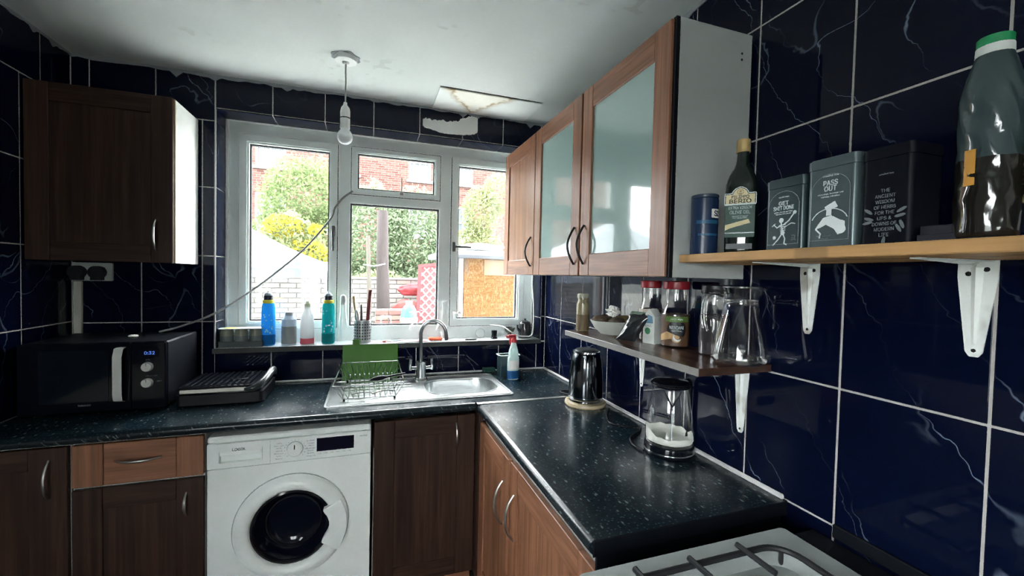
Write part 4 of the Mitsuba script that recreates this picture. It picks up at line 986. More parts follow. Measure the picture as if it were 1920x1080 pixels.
Fr = [t for i in range(5) for j in range(nA) for t in ((i * nA + j, i * nA + (j + 1) % nA, (i + 1) * nA + (j + 1) % nA), (i * nA + j, (i + 1) * nA + (j + 1) % nA, (i + 1) * nA + j))]
Vr = np.vstack(Vr + [[[0, 0, zo + .006]]]); Fr += [(len(Vr) - 1, (j + 1) % nA, j) for j in range(nA)]
S(jg + '__residue', trimesh.Trimesh(Vr, Fr, process=False).apply_translation([JX, JY, 0]), RES, 50)
S(jg + '__lid', lathe([(0, zo + .1905), (.060, zo + .1905), (.0625, zo + .194), (.062, zo + .206), (.054, zo + .212), (0, zo + .216)], 40, (JX, JY, 0)), BLACK, 40)
S(jg + '__lid_rim', tube([(JX + .0625 * math.cos(a), JY + .0625 * math.sin(a), zo + .198) for a in np.linspace(0, 2 * math.pi, 40, endpoint=False)], .003, 8, True), BLACKM, 60)
a_ = math.atan2(CAM[1] - JY, CAM[0] - JX) + .10
ca_, sa_ = math.cos(a_), math.sin(a_)
S(jg + '__spout', hullpts(*[(JX + r_ * ca_ - t * sa_, JY + r_ * sa_ + t * ca_, zo + z) for r_, t, z in ((.060, .026, .188), (.060, -.026, .188), (.084, 0, .186), (.070, 0, .140), (.066, .006, .150), (.066, -.006, .150))]), PANE)
S(jg + '__spout_edge', bars([[(JX + .061 * ca_ - .027 * sa_, JY + .061 * sa_ + .027 * ca_, zo + .188), (JX + .0715 * ca_, JY + .0715 * sa_, zo + .138)], [(JX + .061 * ca_ + .027 * sa_, JY + .061 * sa_ - .027 * ca_, zo + .188), (JX + .0715 * ca_, JY + .0715 * sa_, zo + .138)]], .0022), BLACKM, 60)
hb = a_ + 2.2
S(jg + '__handle', tube(spline([(JX + r_ * math.cos(hb), JY + r_ * math.sin(hb), zo + z) for r_, z in ((.060, .200), (.082, .196), (.086, .10), (.084, .03), (.079, .006))], 5), .008, 10), BLACK, 50)
S(jg + '__level_line', tube([(JX + r_ * ca_, JY + r_ * sa_, zo + z) for r_, z in ((.0800, .03), (.0733, .10), (.0695, .125))], .0012, 6), PRINT)

# ------------------------------------------------------------------ things on the dark shelf
Z2S = Z2 + .0004
bo = thing('bowl', 'white bowl heaped with odds and ends at the far end of the dark shelf', 'bowl')
BX, BY = -.108, -.960
S(bo + '__shell', lathe([(0, 0), (.050, 0), (.054, .004), (.075, .022), (.092, .050), (.094, .056), (.089, .056), (.070, .026), (.045, .010), (0, .008)], 40, (BX, BY, Z2S)), pr('china', (.52, .54, .50), .25), 40)
for i, (dx, dy, dz, r_, col, w) in enumerate([(-.05, .02, .050, (.034, .030, .020), (.10, .07, .045), 'brown onion lying at the left of the white bowl'), (.0, .045, .052, (.032, .028, .022), (.055, .045, .035), 'dark potato at the back of the white bowl'), (.045, -.015, .052, (.040, .030, .020), (.15, .11, .055), 'olive-brown potato at the right of the white bowl'), (-.005, -.035, .048, (.035, .028, .018), (.07, .055, .04), 'small dark potato at the front of the white bowl')]):
    k = thing(['onion', 'potato', 'potato', 'potato'][i], w, ['onion', 'potato', 'potato', 'potato'][i]); v_ = trimesh.creation.icosphere(3, 1.0); q = np.array(v_.vertices)
    q = q * (1 + .35 * (meshkit.fbm(q * 1.6 + i * 5, 3, i) - .5))[:, None] * np.array(r_) + np.array([BX + dx, BY + dy, Z2S + dz + .006])
    S(k, trimesh.Trimesh(q, v_.faces, process=False), pr('veg_%d' % i, col, .6, spec=.3), True)
k = thing('paper_wrapper', 'crumpled white wrapper on top of the bowl', 'wrapper')
g = np.random.default_rng(12); v_ = trimesh.creation.icosphere(2, 1.0); q = np.array(v_.vertices) * (.6 + .8 * g.random(len(v_.vertices)))[:, None] * np.array([.026, .022, .020]) + np.array([BX - .005, BY - .005, Z2S + .094])
S(k, trimesh.Trimesh(q, v_.faces, process=False), PAPER)
k = thing('spice_jar', 'small glass jar of brown spice behind the bowl', 'jar')
S(k + '__glass', lathe([(0, 0), (.026, 0), (.028, .006), (.028, .115), (.022, .130), (.022, .142), (0, .142)], 24, (-.190, -.848, Z2S)), pr('spice_glass', (.26, .22, .13), .12), 40)
S(k + '__contents', lathe([(.0284, .004), (.0284, .070), (.0281, .071)], 24, (-.190, -.848, Z2S)), pr('spice', (.13, .09, .045), .6), 40)
S(k + '__lid', lathe([(0, .1425), (.025, .1425), (.025, .158), (.022, .162), (0, .162)], 24, (-.190, -.848, Z2S)), pr('spice_lid', (.36, .36, .28), .4), 40)
pu = thing('foil_pouch', 'black foil pouch leaning right of the bowl', 'pouch')
Mp = frameM((-.150, -1.075, Z2S + .0005), (.55, -.83, 0), (.34, -.25, .92)); Mp = frameM((-.186, -1.106, Z2S + .001), (.42, -.90, 0), (.30, -.34, .89))
gx_, gz_ = np.meshgrid(np.linspace(0, 1, 15), np.linspace(0, 1, 21)); th = .016 * np.sin(math.pi * gx_) ** .6 * np.sin(math.pi * np.clip(gz_ * 1.08, 0, 1)) ** .5
wv = .003 * (meshkit.noise(np.stack([gx_ * 6, gz_ * 9, gx_ * 0 + 2], -1)) - .5)
Vf = np.stack([gx_ * .080, gz_ * .118, th + wv + .001], -1).reshape(-1, 3); Vb = np.stack([gx_ * .080, gz_ * .118, -th * .3 - .001 + wv], -1).reshape(-1, 3)
Fq = []
for i in range(20):
    for j in range(14): a = i * 15 + j; Fq += [(a, a + 1, a + 16), (a, a + 16, a + 15)]
Fq = np.array(Fq); nV = len(Vf)
S(pu + '__bag', trimesh.Trimesh(np.vstack([Vf, Vb]), np.vstack([Fq, Fq[:, ::-1] + nV]), process=False), pr('foil_black', (.014, .016, .019), .16, spec=.8), 60, M=Mp)
S(pu + '__seal', cbox(0, .080, .112, .124, -.0014, .0014, .0005), pr('foil_green', (.16, .22, .18), .3), M=Mp)
cr = thing('carton', 'white drinks carton with a green mark beside the coffee jar', 'carton')
Mc = rotz(.30, (-.100, -1.209, Z2S))
S(cr + '__box', hullpts((-.024, -.024, 0), (.024, -.024, 0), (.024, .024, 0), (-.024, .024, 0), (-.024, -.024, .098), (.024, -.024, .098), (.024, .024, .098), (-.024, .024, .098), (-.022, 0, .125), (.022, 0, .125)), pr('carton_white', (.50, .52, .50), .6), M=Mc)
S(cr + '__green_mark', flat(Point(0, .045).buffer(.0125, quad_segs=2)), pr('mark_green', (.05, .20, .09), .6), M=Mc @ frameM((-.0242, .004, 0), (0, -1, 0), (0, 0, 1)))
S(cr + '__blue_mark', flat(Polygon([(-.018, .072), (.018, .074), (.014, .098), (-.004, .104)])), pr('mark_blue', (.10, .22, .32), .6), M=Mc @ frameM((-.0242, 0, 0), (0, -1, 0), (0, 0, 1)))
S(cr + '__print', cat(*[flat(sbox(-.016, .061 + .0028 * i, .012 - .006 * (i % 2), .0622 + .0028 * i)) for i in range(3)]), PRINTD, M=Mc @ frameM((-.0242, 0, 0), (0, -1, 0), (0, 0, 1)))
def coffee(label, x, y, h, R, lidmat, fill, lab, fillh=.10):
    k = thing('coffee_jar', label, 'jar')
    pr_ = [(0, 0), (R - .005, 0), (R, .006), (R, .105), (R - .003, .122), (R * .74, .150), (R * .70, .162), (R * .70, h - .028)]
    S(k + '__glass', lathe(pr_, 32, (x, y, Z2S)), PANE, 40)
    S(k + '__contents', lathe([(0, .0045), (R - .0035, .0045), (R - .003, .010), (R - .003, fillh), (0, fillh + .004)], 28, (x, y, Z2S)), fill, 40)
    S(k + '__lid', lathe([(0, h - .0275), (R * .86, h - .0275), (R * .90, h - .023), (R * .90, h - .003), (R * .84, h), (0, h)], 32, (x, y, Z2S)), lidmat, 40)
    return k
COFFEE = pr('coffee', (.030, .014, .009), .8); CAPK = pr('lid_black', (.008, .008, .012), .35)
RJ = .0490; JX1, JY1 = -.064, -1.284
kj = coffee('coffee jar with a dark red lid and a black and green label, in front', JX1, JY1, .226, RJ, RED, COFFEE, True, .112)
def jlabel(k, x, y, R, ang):
    Mj = rotz(ang, (x, y, Z2S))
    S(k + '__label', wrap(flat(rrect(-.052, .056, .008, .108, .006), .0005), R + .0003), pr('label_brown', (.085, .040, .020), .45), 40, M=Mj)
    S(k + '__label__swirl', wrap(cat(flat(Polygon([(-.050, .040), (-.020, .055), (.004, .046), (.022, .040), (.020, .030), (-.010, .030), (-.048, .020)]), .0004), flat(Point(.012, .036).buffer(.017).difference(Point(.018, .044).buffer(.018)), .0004)), R + .0009), pr('swirl', (.42, .26, .12), .5), M=Mj)
    S(k + '__label__black_band', wrap(flat(Point(.012, .062).buffer(.032, quad_segs=10).intersection(sbox(-.05, .040, .056, .09)), .0003), R + .0007), pr('label_black', (.008, .008, .010), .4), M=Mj)
    S(k + '__label__green_band', wrap(flat(sbox(-.026, .088, .054, .107), .0003), R + .0008), pr('label_green', (.085, .17, .035), .5), M=Mj)
    t = lines([('NESCAFÉ', .0105, .064, .047), ('ORIGINAL', .0045, .056, .036), ('100% PURE', .0050, .095, .040)]); t.apply_translation([.012, 0, 0])
    S(k + '__label__lettering', wrap(t, R + .0013), PRINT, M=Mj)
    S(k + '__label__cup', wrap(flat(Point(.014, .036).buffer(.013).difference(Point(.017, .041).buffer(.0125)), .0004), R + .0015), PRINT, M=Mj)
jlabel(kj, JX1, JY1, RJ, -math.radians(48))
k2 = coffee('coffee jar with a dark red lid, standing behind the carton', -.060, -1.140, .226, .042, RED, COFFEE, False, .120)
S(k2 + '__label', wrap(cat(flat(rrect(-.045, .045, .060, .120, .006), .0005)), .0424), pr('label_pale', (.58, .52, .46), .5), 40, M=rotz(-.9, (-.060, -1.140, Z2S)))
S(k2 + '__label__splash', wrap(flat(Point(0, .085).buffer(.018)), .0430), pr('label_orange', (.60, .20, .07), .5), M=rotz(-.9, (-.060, -1.140, Z2S)))
k3 = coffee('glass jar of dark coffee with a black lid beside the glass jug', -.054, -1.447, .218, .0445, CAPK, pr('dark_fill', (.012, .008, .014), .7), False, .125)
gj = thing('glass_jug', 'big clear glass jug with a handle at the near end of the dark shelf', 'jug')
GX, GY = -.080, -1.570
prj = sprof([(.058, .0), (.0725, .010), (.0745, .024), (.064, .080), (.0485, .140), (.0415, .166), (.0420, .182), (.0500, .214)], 4).tolist()
S(gj + '__vessel', lathe(prj, 40, (GX, GY, Z2S)), PANE, 50)
S(gj + '__base', lathe([(0, .0), (.054, .0), (.066, .008), (.0685, .014), (.055, .016), (0, .013)], 40, (GX, GY, Z2S)), GLASS, 40)
S(gj + '__lip', tube([(GX + .0502 * math.cos(a), GY + .0502 * math.sin(a), Z2S + .2145) for a in np.linspace(0, 2 * math.pi, 40, endpoint=False)], .0024, 8, True), GLASS, 60)
for z, r_ in ((.168, .0432), (.177, .0435)):
    S(gj + '__ring', tube([(GX + r_ * math.cos(a), GY + r_ * math.sin(a), Z2S + z) for a in np.linspace(0, 2 * math.pi, 40, endpoint=False)], .0022, 8, True), GLASS, 60)
ha = math.atan2(.88, -.62)
S(gj + '__handle', tube(spline([(GX + r_ * math.cos(ha), GY + r_ * math.sin(ha), Z2S + z) for r_, z in ((.045, .190), (.074, .198), (.094, .178), (.098, .130), (.094, .095), (.088, .082))], 5), [.008] * 20 + [.0078, .0075, .007, .0065, .006, .005], 12), GLASS, 60)
S(gj + '__spout', hullpts(*[(GX + r_ * math.cos(ha + math.pi) - t * math.sin(ha + math.pi), GY + r_ * math.sin(ha + math.pi) + t * math.cos(ha + math.pi), Z2S + z) for r_, t, z in ((.048, .02, .214), (.048, -.02, .214), (.068, 0, .215), (.046, 0, .190))]), PANE)

# ------------------------------------------------------------------ things on the pine shelf
Z1S = Z1 + .0004
k = thing('salt_canister', 'blue canister with a white patch at the left end of the pine shelf', 'canister')
QX, QY = -.120, -1.548
CX_, CY_ = -.203, -1.550
S(k + '__body', lathe([(0, 0), (.033, 0), (.0345, .002), (.0345, .150), (.033, .153), (0, .153)], 32, (CX_, CY_, Z1S)), NAVY, 40)
S(k + '__lid', lathe([(0, .1535), (.034, .1535), (.035, .155), (.035, .161), (.032, .163), (0, .163)], 32, (CX_, CY_, Z1S)), pr('lid_blue', (.03, .05, .09), .35), 40)
Ms = rotz(-math.radians(20), (CX_, CY_, Z1S))
S(k + '__patch', wrap(flat(rrect(.004, .040, .098, .122, .002), .0004), .0347), PAPER, M=Ms)
S(k + '__patch__lettering', wrap(text('SI', .014, .0004, True).apply_translation([.021, .103, 0]), .0352), NAVY, M=Ms)
S(k + '__wave', wrap(cat(flat(sbox(-.035, .082, .04, .092), .0003), flat(sbox(-.03, .050, .035, .056), .0003)), .0347), pr('wave_blue', (.02, .10, .19), .4), M=Ms)

ob = thing('oil_bottle', 'dark green olive oil bottle with a cork-coloured cap on the pine shelf', 'bottle')
OX, OY = -.150, -1.622
Mo = rotz(-math.radians(52), (OX, OY, Z1S))
def sq(h, r0): return h
def loftsq(sec, n=32, p=3.2):
    a = np.arange(n) * 2 * math.pi / n; out = []
    for z, r_ in sec:
        e = 2 / p if r_ > .022 else 1.0
        out.append([(r_ * np.sign(math.cos(t)) * abs(math.cos(t)) ** e, r_ * np.sign(math.sin(t)) * abs(math.sin(t)) ** e, z) for t in a])
    V = [(0, 0, sec[0][0])] + [q for s_ in out for q in s_] + [(0, 0, sec[-1][0])]; F = []
    for j in range(n): F.append((0, 1 + (j + 1) % n, 1 + j))
    for i in range(len(sec) - 1):
        for j in range(n):
            q = [1 + i * n + j, 1 + i * n + (j + 1) % n, 1 + (i + 1) * n + (j + 1) % n, 1 + (i + 1) * n + j]; F += [(q[0], q[1], q[2]), (q[0], q[2], q[3])]
    e_ = len(V) - 1
    for j in range(n): F.append((e_, 1 + (len(sec) - 1) * n + j, 1 + (len(sec) - 1) * n + (j + 1) % n))
    return trimesh.Trimesh(np.array(V, float), np.array(F), process=False)
S(ob + '__glass', loftsq(sprof([(0, .030), (.003, .0355), (.030, .037), (.150, .038), (.185, .0365), (.205, .030), (.225, .0205), (.240, .0155), (.262, .0140), (.276, .0140)], 3)), pr('bottle_green', (.006, .012, .010), .07, spec=.7), 40, M=Mo)
S(ob + '__cap', lathe([(0, .272), (.0165, .272), (.0165, .296), (.0150, .300), (0, .300)], 28), GOLD, 30, M=Mo)
S(ob + '__cap_ring', lathe([(.0160, .266), (.0172, .267), (.0172, .271), (.0160, .272)], 28, close=True), GOLD, 30, M=Mo)
FO = frameM((0, -.0382, 0), (1, 0, 0), (0, 0, 1))
arch = unary_union([sbox(-.033, .128, .033, .152), Point(0, .150).buffer(.017, quad_segs=8), Point(0, .158).buffer(.010)])
S(ob + '__label', flat(rrect(-.034, .034, .042, .130, .002), .0005), pr('label_dkgreen', (.012, .055, .040), .5), M=Mo @ FO)
S(ob + '__label__crest', flat(arch, .0008), CREAM, M=Mo @ FO)
S(ob + '__label__border', cat(flat(arch.buffer(.0035).difference(arch.buffer(.0015)), .0008), flat(sbox(-.034, .052, .034, .0548), .0009), flat(sbox(-.034, .126, .034, .1285), .0009)), PRINT, M=Mo @ FO)
S(ob + '__label__medallion', cat(flat(Point(0, .1575).buffer(.0075).difference(Point(0, .1575).buffer(.006)), .0011), flat(Point(0, .1590).buffer(.0028), .0011), flat(Point(0, .1535).buffer(.004).intersection(sbox(-.01, .150, .01, .155)), .0011)), pr('medal', (.36, .27, .12), .5), M=Mo @ FO)
for row in (('FILIPPO', .0072, .1415, .040), ('BERIO', .0098, .1295, .050)): S(ob + '__label__lettering', lines([row], bold=True, depth=.0013), INK, M=Mo @ FO)
S(ob + '__label__lettering', lines([('EXTRA VIRGIN', .0075, .1140, .052), ('OLIVE OIL', .0085, .1020, .046), ('superior category', .0032, .0945, .036), ('cold extraction', .0032, .0900, .032)], depth=.0011), PRINT, M=Mo @ FO)
S(ob + '__label__ribbon', flat(Polygon([(-.033, .060), (-.033, .074), (.020, .088), (.024, .078), (-.020, .066)]), .0012), CREAM, M=Mo @ FO)
S(ob + '__foot_label', flat(sbox(-.030, .012, .030, .026), .0004), pr('foot_print', (.10, .11, .12), .5), M=Mo @ FO)

def tin(label, y0, y1, x, h, mat, d=.085):
    k = thing('tea_tin', label, 'tin')
    w = y0 - y1
    S(k + '__body', prism(rrect(x, x + d, y1, y0, .010), Z1S, Z1S + h - .022), mat, 40)
    S(k + '__lid', cat(prism(rrect(x - .0015, x + d + .0015, y1 - .0015, y0 + .0015, .011), Z1S + h - .0215, Z1S + h - .003), prism(rrect(x + .002, x + d - .002, y1 + .002, y0 - .002, .010), Z1S + h - .003, Z1S + h)), mat, 40)
    return k, frameM((x - .0004, (y0 + y1) / 2, Z1S), (0, -1, 0), (0, 0, 1)), w
def archline(w, z0, z1, t=.0012):
    o = unary_union([sbox(-w, z0, w, z1), affinity.scale(Point(0, z1).buffer(w, quad_segs=12), 1, .9)])
    return flat(o.difference(o.buffer(-t)), .0004)
def limb(pts, r_): return LineString(pts).buffer(r_, quad_segs=3)
k, Mt, w = tin('smallest tin, printed with a dancing skeleton, beside the oil bottle', -1.736, -1.828, -.200, .163, TIN)
S(k + '__border', archline(.037, .014, .100), PRINTD, M=Mt)
S(k + '__lettering', cat(lines([('GET', .0085, .1020, .024), ('SHIT DONE', .0085, .0915, .049)], bold=True, depth=.0006), lines([('soulful tea', .0034, .1185, .024), ('ginger, lemon and mint', .0028, .0855, .044), ('herbal infusion', .0028, .0810, .036)])), PRINT, M=Mt)
sk_ = unary_union([Point(-.004, .068).buffer(.0055), limb([(-.004, .062), (.000, .040)], .0013)] + [limb([(-.008 + .001 * i, .057 - .004 * i), (.006, .058 - .004 * i)], .0008) for i in range(4)] +
    [limb([(-.003, .058), (-.014, .052), (-.022, .060)], .0012), limb([(.002, .058), (.014, .066), (.026, .082)], .0014), Point(.027, .083).buffer(.004), limb([(.004, .052), (.020, .060), (.028, .058)], .0009), limb([(.000, .040), (-.010, .026), (-.022, .014)], .0013), limb([(.000, .040), (.006, .026), (.004, .016), (.010, .013)], .0013), Point(.0, .040).buffer(.005), Point(-.020, .030).buffer(.004), limb([(-.026, .056), (-.018, .062)], .0008)])
S(k + '__skeleton_print', flat(sk_, .0005), PRINT, M=Mt)
S(k + '__small_print', lines([('50g', .0035, .030, None), ('loose', .003, .026, .009), ('leaf tea', .003, .022, .011)]).apply_translation([.026, 0, 0]), PRINTD, M=Mt)
k, Mt, w = tin('grey tin printed with a pale sleeping figure, tallest of the row', -1.834, -1.930, -.200, .184, pr('tin_grey', (.085, .115, .125), .30, metal=.35))
S(k + '__border', archline(.038, .016, .116), PRINTD, M=Mt)
S(k + '__lettering', cat(lines([('PASS', .0098, .1270, .028), ('OUT', .0098, .1155, .024)], bold=True, depth=.0006), lines([('soulful tea', .0040, .1445, .030), ('chamomile, lavender and', .0032, .1085, .050), ('valerian infusion', .0032, .1030, .036)])), PRINT, M=Mt)
fig = unary_union([Polygon([(-.028, .040), (-.012, .062), (.004, .066), (.020, .056), (.030, .052), (.030, .034), (.018, .026), (.010, .038), (-.006, .048), (-.018, .042)]), Polygon([(-.010, .084), (.010, .094), (.016, .082), (.004, .078), (.004, .066), (-.006, .066), (-.006, .076)]), limb([(-.026, .040), (-.016, .030), (-.018, .022)], .0015), Point(.023, .037).buffer(.009)])
S(k + '__figure_print', flat(fig, .0005), pr('figure_white', (.70, .75, .76), .5), M=Mt)
S(k + '__moon_print', flat(LineString([(.036 * math.cos(a) , .050 + .030 * math.sin(a)) for a in np.linspace(.35, 2.8, 14)]).buffer(.0009), .0005), PRINT, M=Mt)
S(k + '__small_print', lines([('100g loose leaf', .003, .024, .028), ('caffeine free', .003, .019, .020)]).apply_translation([-.010, 0, 0]), PRINTD, M=Mt)
k, Mt, w = tin('black tin with a column of faint grey words and leaves', -1.936, -2.016, -.196, .180, TIND)
S(k + '__lettering', lines([('THE', .0062, .0965, .014), ('ANCIENT', .0062, .0865, .032), ('WISDOM', .0062, .0765, .030), ('OF HERBS', .0062, .0665, .034), ('FOR THE', .0062, .0565, .030), ('UPS &', .0062, .0465, .022), ('DOWNS OF', .0062, .0365, .038), ('MODERN', .0062, .0265, .031), ('LIFE', .0062, .0165, .015), ('soulful tea', .003, .128, .022)], depth=.0005), pr('print_grey', (.16, .18, .20), .6), M=Mt)
lv = [affinity.translate(affinity.rotate(affinity.scale(Point(0, 0).buffer(1, quad_segs=4), .0085, .0028), a), x, y) for x, y, a in ((-.026, .064, -38), (-.025, .050, -20), (-.027, .043, 10), (.026, .062, 30), (.024, .052, 12), (.027, .036, -70), (.022, .030, -60), (0, .008, 80))]
for q_ in lv: S(k + '__leaf_print', flat(q_, .0005), pr('leaf_grey', (.12, .14, .15), .6), M=Mt)

for i, (z, dx, lab) in enumerate([(0, 0, 'dark flat booklet at the bottom of the pair on the pine shelf'), (.0155, .008, 'dark flat booklet on top of the pair on the pine shelf')]):
    k = thing('booklet', lab, 'booklet')
    S(k + '__cover', cat(cbox(-.190 + dx, -.060, -2.075, -2.022, Z1S + z, Z1S + z + .0015, .0004), cbox(-.190 + dx, -.060, -2.075, -2.022, Z1S + z + .0135, Z1S + z + .0150, .0004), cbox(-.190 + dx, -.187 + dx, -2.075, -2.022, Z1S + z + .001, Z1S + z + .014, .0004)), pr('cover_%d' % i, (.012, .013, .022), .5))
    S(k + '__pages', bx(-.186 + dx, -.064, -2.073, -2.024, Z1S + z + .0016, Z1S + z + .0134), pr('pages', (.05, .05, .06), .8))

pb = thing('drinks_bottle', 'large plastic bottle with a green cap, half full of dark cola', 'bottle')
PX, PY_ = -.165, -2.096
PO = sprof([(0, .006), (.026, .002), (.034, .008), (.0360, .030), (.0355, .10), (.0350, .150), (.0352, .195), (.034, .225), (.030, .253), (.0245, .275), (.0205, .288), (.0185, .292), (.0185, .300)], 4)
nP = 64; ang = np.arange(nP) * 2 * math.pi / nP; V = []; F = []
for r_, z in PO:
    rib = .0017 * np.sin(7 * ang + 110 * z + 1.5 * np.sin(3 * ang)) * np.clip((z - .02) / .03, 0, 1) * np.clip((.27 - z) / .05, 0, 1)
    V.append(np.c_[(r_ + rib * (r_ > .03)) * np.cos(ang), (r_ + rib * (r_ > .03)) * np.sin(ang), np.full(nP, z)])
V = np.vstack(V)
for i in range(len(PO) - 1):
    for j in range(nP): a, b = i * nP + j, i * nP + (j + 1) % nP; F += [(a, b, b + nP), (a, b + nP, a + nP)]
PB = trimesh.Trimesh(V, F, process=False).apply_translation([PX, PY_, Z1S])
S(pb + '__shell', PB, pr('pet', (.034, .052, .056), .14, spec=.7, spec_trans=.0), True)
Vc = np.vstack([np.c_[(r_ + .0006 + .0017 * np.sin(7 * ang + 110 * z + 1.5 * np.sin(3 * ang)) * np.clip((z - .02) / .03, 0, 1)) * np.cos(ang), (r_ + .0006 + .0017 * np.sin(7 * ang + 110 * z + 1.5 * np.sin(3 * ang)) * np.clip((z - .02) / .03, 0, 1)) * np.sin(ang), np.full(nP, z)] for r_, z in PO if .004 < z < .128])
nl = len(Vc) // nP; Fc = [t for i in range(nl - 1) for j in range(nP) for t in ((i * nP + j, i * nP + (j + 1) % nP, (i + 1) * nP + (j + 1) % nP), (i * nP + j, (i + 1) * nP + (j + 1) % nP, (i + 1) * nP + j))]
S(pb + '__cola', trimesh.Trimesh(Vc, Fc, process=False).apply_translation([PX, PY_, Z1S]), pr('cola', (.010, .009, .008), .10, spec=.8), True)
S(pb + '__cap', lathe([(0, .301), (.0205, .301), (.0205, .3135), (.0190, .315), (0, .315)], 28, (PX, PY_, Z1S)), pr('cap_green', (.015, .24, .085), .4), 25)
S(pb + '__cap_band', lathe([(.0190, .287), (.0215, .287), (.0212, .3005), (.0190, .3005)], 28, (PX, PY_, Z1S), close=True), pr('band_white', (.62, .64, .62), .4), 30)
S(pb + '__label', wrap(flat(sbox(-.030, .060, .062, .170), .0006), .0500), pr('label_cream', (.50, .47, .26), .5), 40, M=rotz(-math.radians(-28), (PX, PY_, Z1S)))
S(pb + '__label__lettering', wrap(cat(*[flat(sbox(-.024, .152 - .0065 * i, -.004 + .004 * (i % 3), .1545 - .0065 * i), .0004) for i in range(12)]), .0390), INK, M=rotz(-math.radians(-28), (PX, PY_, Z1S)))
S(pb + '__back_label', wrap(flat(sbox(-.007, .085, .007, .140), .0006), .0368), pr('label_orange2', (.55, .26, .04), .5), 40, M=rotz(-math.radians(100), (PX, PY_, Z1S)))

# ------------------------------------------------------------------ garden and the houses behind
GZ = -.25
lawn = struct('ground', 'paved and grassy back garden', 'ground'); S(lawn, cbox(-30, 30, .36, 40, GZ - .2, GZ, .01), pr('paving', (.30, .30, .28), .9, spec=.1))
pt = struct('bounce_slab', 'unseen pale slab added under the window to bounce light indoors', 'bounce_slab'); S(pt, cbox(-6, 6, .36, 3.0, GZ + .001, GZ + .03, .004), pr('concrete', (.62, .62, .60), .9, spec=.1))  # added out of view as a reflector that brightens the ceiling
FACADE = pr('facade', proc(f_brick), .9, spec=.1)
WFR = pr('window_white', (0.220, 0.226, 0.231), .5)
WGL = pr('far_glass', (0.066, 0.077, 0.088), .15)
bd = thing('apartment_building', 'red brick block of flats with white windows at the end of the garden', 'building')
cols = [(-4.55, -3.66), (-2.35, -1.45), (.24, 1.03), (1.88, 2.58), (4.2, 5.1)]
rows = [(.3, 1.4), (2.85, 4.02), (4.86, 6.1)]
wall = sbox(-9, GZ, 9, 7.4)
for a, b in cols:
    for c_, d_ in rows: wall = wall.difference(sbox(a, c_, b, d_))
S(bd + '__wall', prism(wall, 13, 13.3, 'y'), FACADE)
S(bd + '__back_wall', bx(-9, 9, 13.3, 13.4, GZ, 7.4), PAINT)
S(bd + '__parapet', cbox(-9.1, 9.1, 12.95, 13.5, 7.4, 7.55, .01), PLASTER)
for a, b in cols:
    for c_, d_ in rows:
        k = numbered(bd + '__window')
        S(k, cat(fr(a, b, c_, d_, .075, 13.02, 13.12), bx((a + b) / 2 - .03, (a + b) / 2 + .03, 13.03, 13.10, c_, d_), bx(a, b, 13.025, 13.10, (c_ + d_) / 2 - .03, (c_ + d_) / 2 + .03),
                 *[bx(a + (b - a) * q - .012, a + (b - a) * q + .012, 13.045, 13.08, c_, d_) for q in (.25, .75)]), WFR)
        S(k + '__pane', bx(a, b, 13.06, 13.07, c_, d_), WGL)
        S(k + '__ledge', cbox(a - .08, b + .08, 12.93, 13.05, c_ - .10, c_, .01), WFR)
# white-painted garden wall of single bricks
gw = thing('garden_wall', 'low white-painted brick wall across the garden', 'wall')
BR = [pr('brick_white', (.270, .260, .252), .9, spec=.1), pr('brick_cream', (.255, .242, .225), .9, spec=.1), pr('brick_grey', (.245, .240, .236), .9, spec=.1)]
S(gw + '__mortar', bx(-3.0, -.05, 4.613, 4.79, GZ, 1.395), pr('mortar', (.165, .160, .155), .95, spec=.1))
br0 = cbox(0, .215, 0, .10, 0, .065, .006)
for r_ in range(12):
    for c_ in range(14):
        x = -3.0 + .225 * c_ - .1125 * (r_ % 2)
        if x < -2.99 or x > -.3: continue
        S(gw + '__brick', br0, BR[(r_ * 7 + c_ * 5 + (r_ * c_) % 3) % 3], M=at(x, 4.60 + .004 * math.sin(r_ * 3.1 + c_ * 5.7), .50 + .075 * r_))
S(gw + '__coping', cbox(-3.02, -.04, 4.58, 4.81, 1.395, 1.43, .008), BR[2])

def leaves(c, rad, n, size, seed, shell=.55, flat_=0.0):
    g = np.random.default_rng(seed)
    d = g.normal(size=(n, 3)); d /= np.linalg.norm(d, axis=1, keepdims=True)
    lump = .80 + .42 * meshkit.fbm(d * 2.3 + seed, 3, seed)
    r_ = (shell + (1 - shell) * g.random(n) ** .6) * lump
    P = np.array(c) + d * r_[:, None] * np.array(rad)
    a = g.normal(size=(n, 3)); a /= np.linalg.norm(a, axis=1, keepdims=True)
    b = np.cross(a, g.normal(size=(n, 3))); b /= np.linalg.norm(b, axis=1, keepdims=True)
    s = size * (.6 + .8 * g.random(n))[:, None]
    V = np.stack([P - a * s, P + b * s * .45, P + a * s, P - b * s * .45], 1).reshape(-1, 3)
    q = np.arange(n)[:, None] * 4
    return trimesh.Trimesh(V, np.vstack([q + [0, 1, 2], q + [0, 2, 3]]), process=False)
LEAF = [thin('leaf_mid', (0.175, 0.225, 0.105), .8), thin('leaf_pale', (0.230, 0.260, 0.135), .8), thin('leaf_deep', (0.190, 0.240, 0.150), .8)]  # haze is put into these leaf colours, raised and greyed throughout
YEL = thin('yellow_flower', (0.440, 0.363, 0.044), .6)
BARK = pr('bark', (0.143, 0.110, 0.094), .95, spec=.1)
def tree(n, label, blobs, trunk, cat_, seed, mat=0, size=.055):
    k = thing(n, label, cat_)
    S(k + '__trunk', tube(spline(trunk, 4), np.linspace(.10, .04, (len(trunk) - 1) * 4 + 1), 8), BARK, 40)
    lk = k + '__foliage'
    S(lk, cat(*[leaves(c, r_, m, size, seed + i) for i, (c, r_, m) in enumerate(blobs)]), LEAF[mat])
    labels[lk] = {'kind': 'stuff'}
    return k
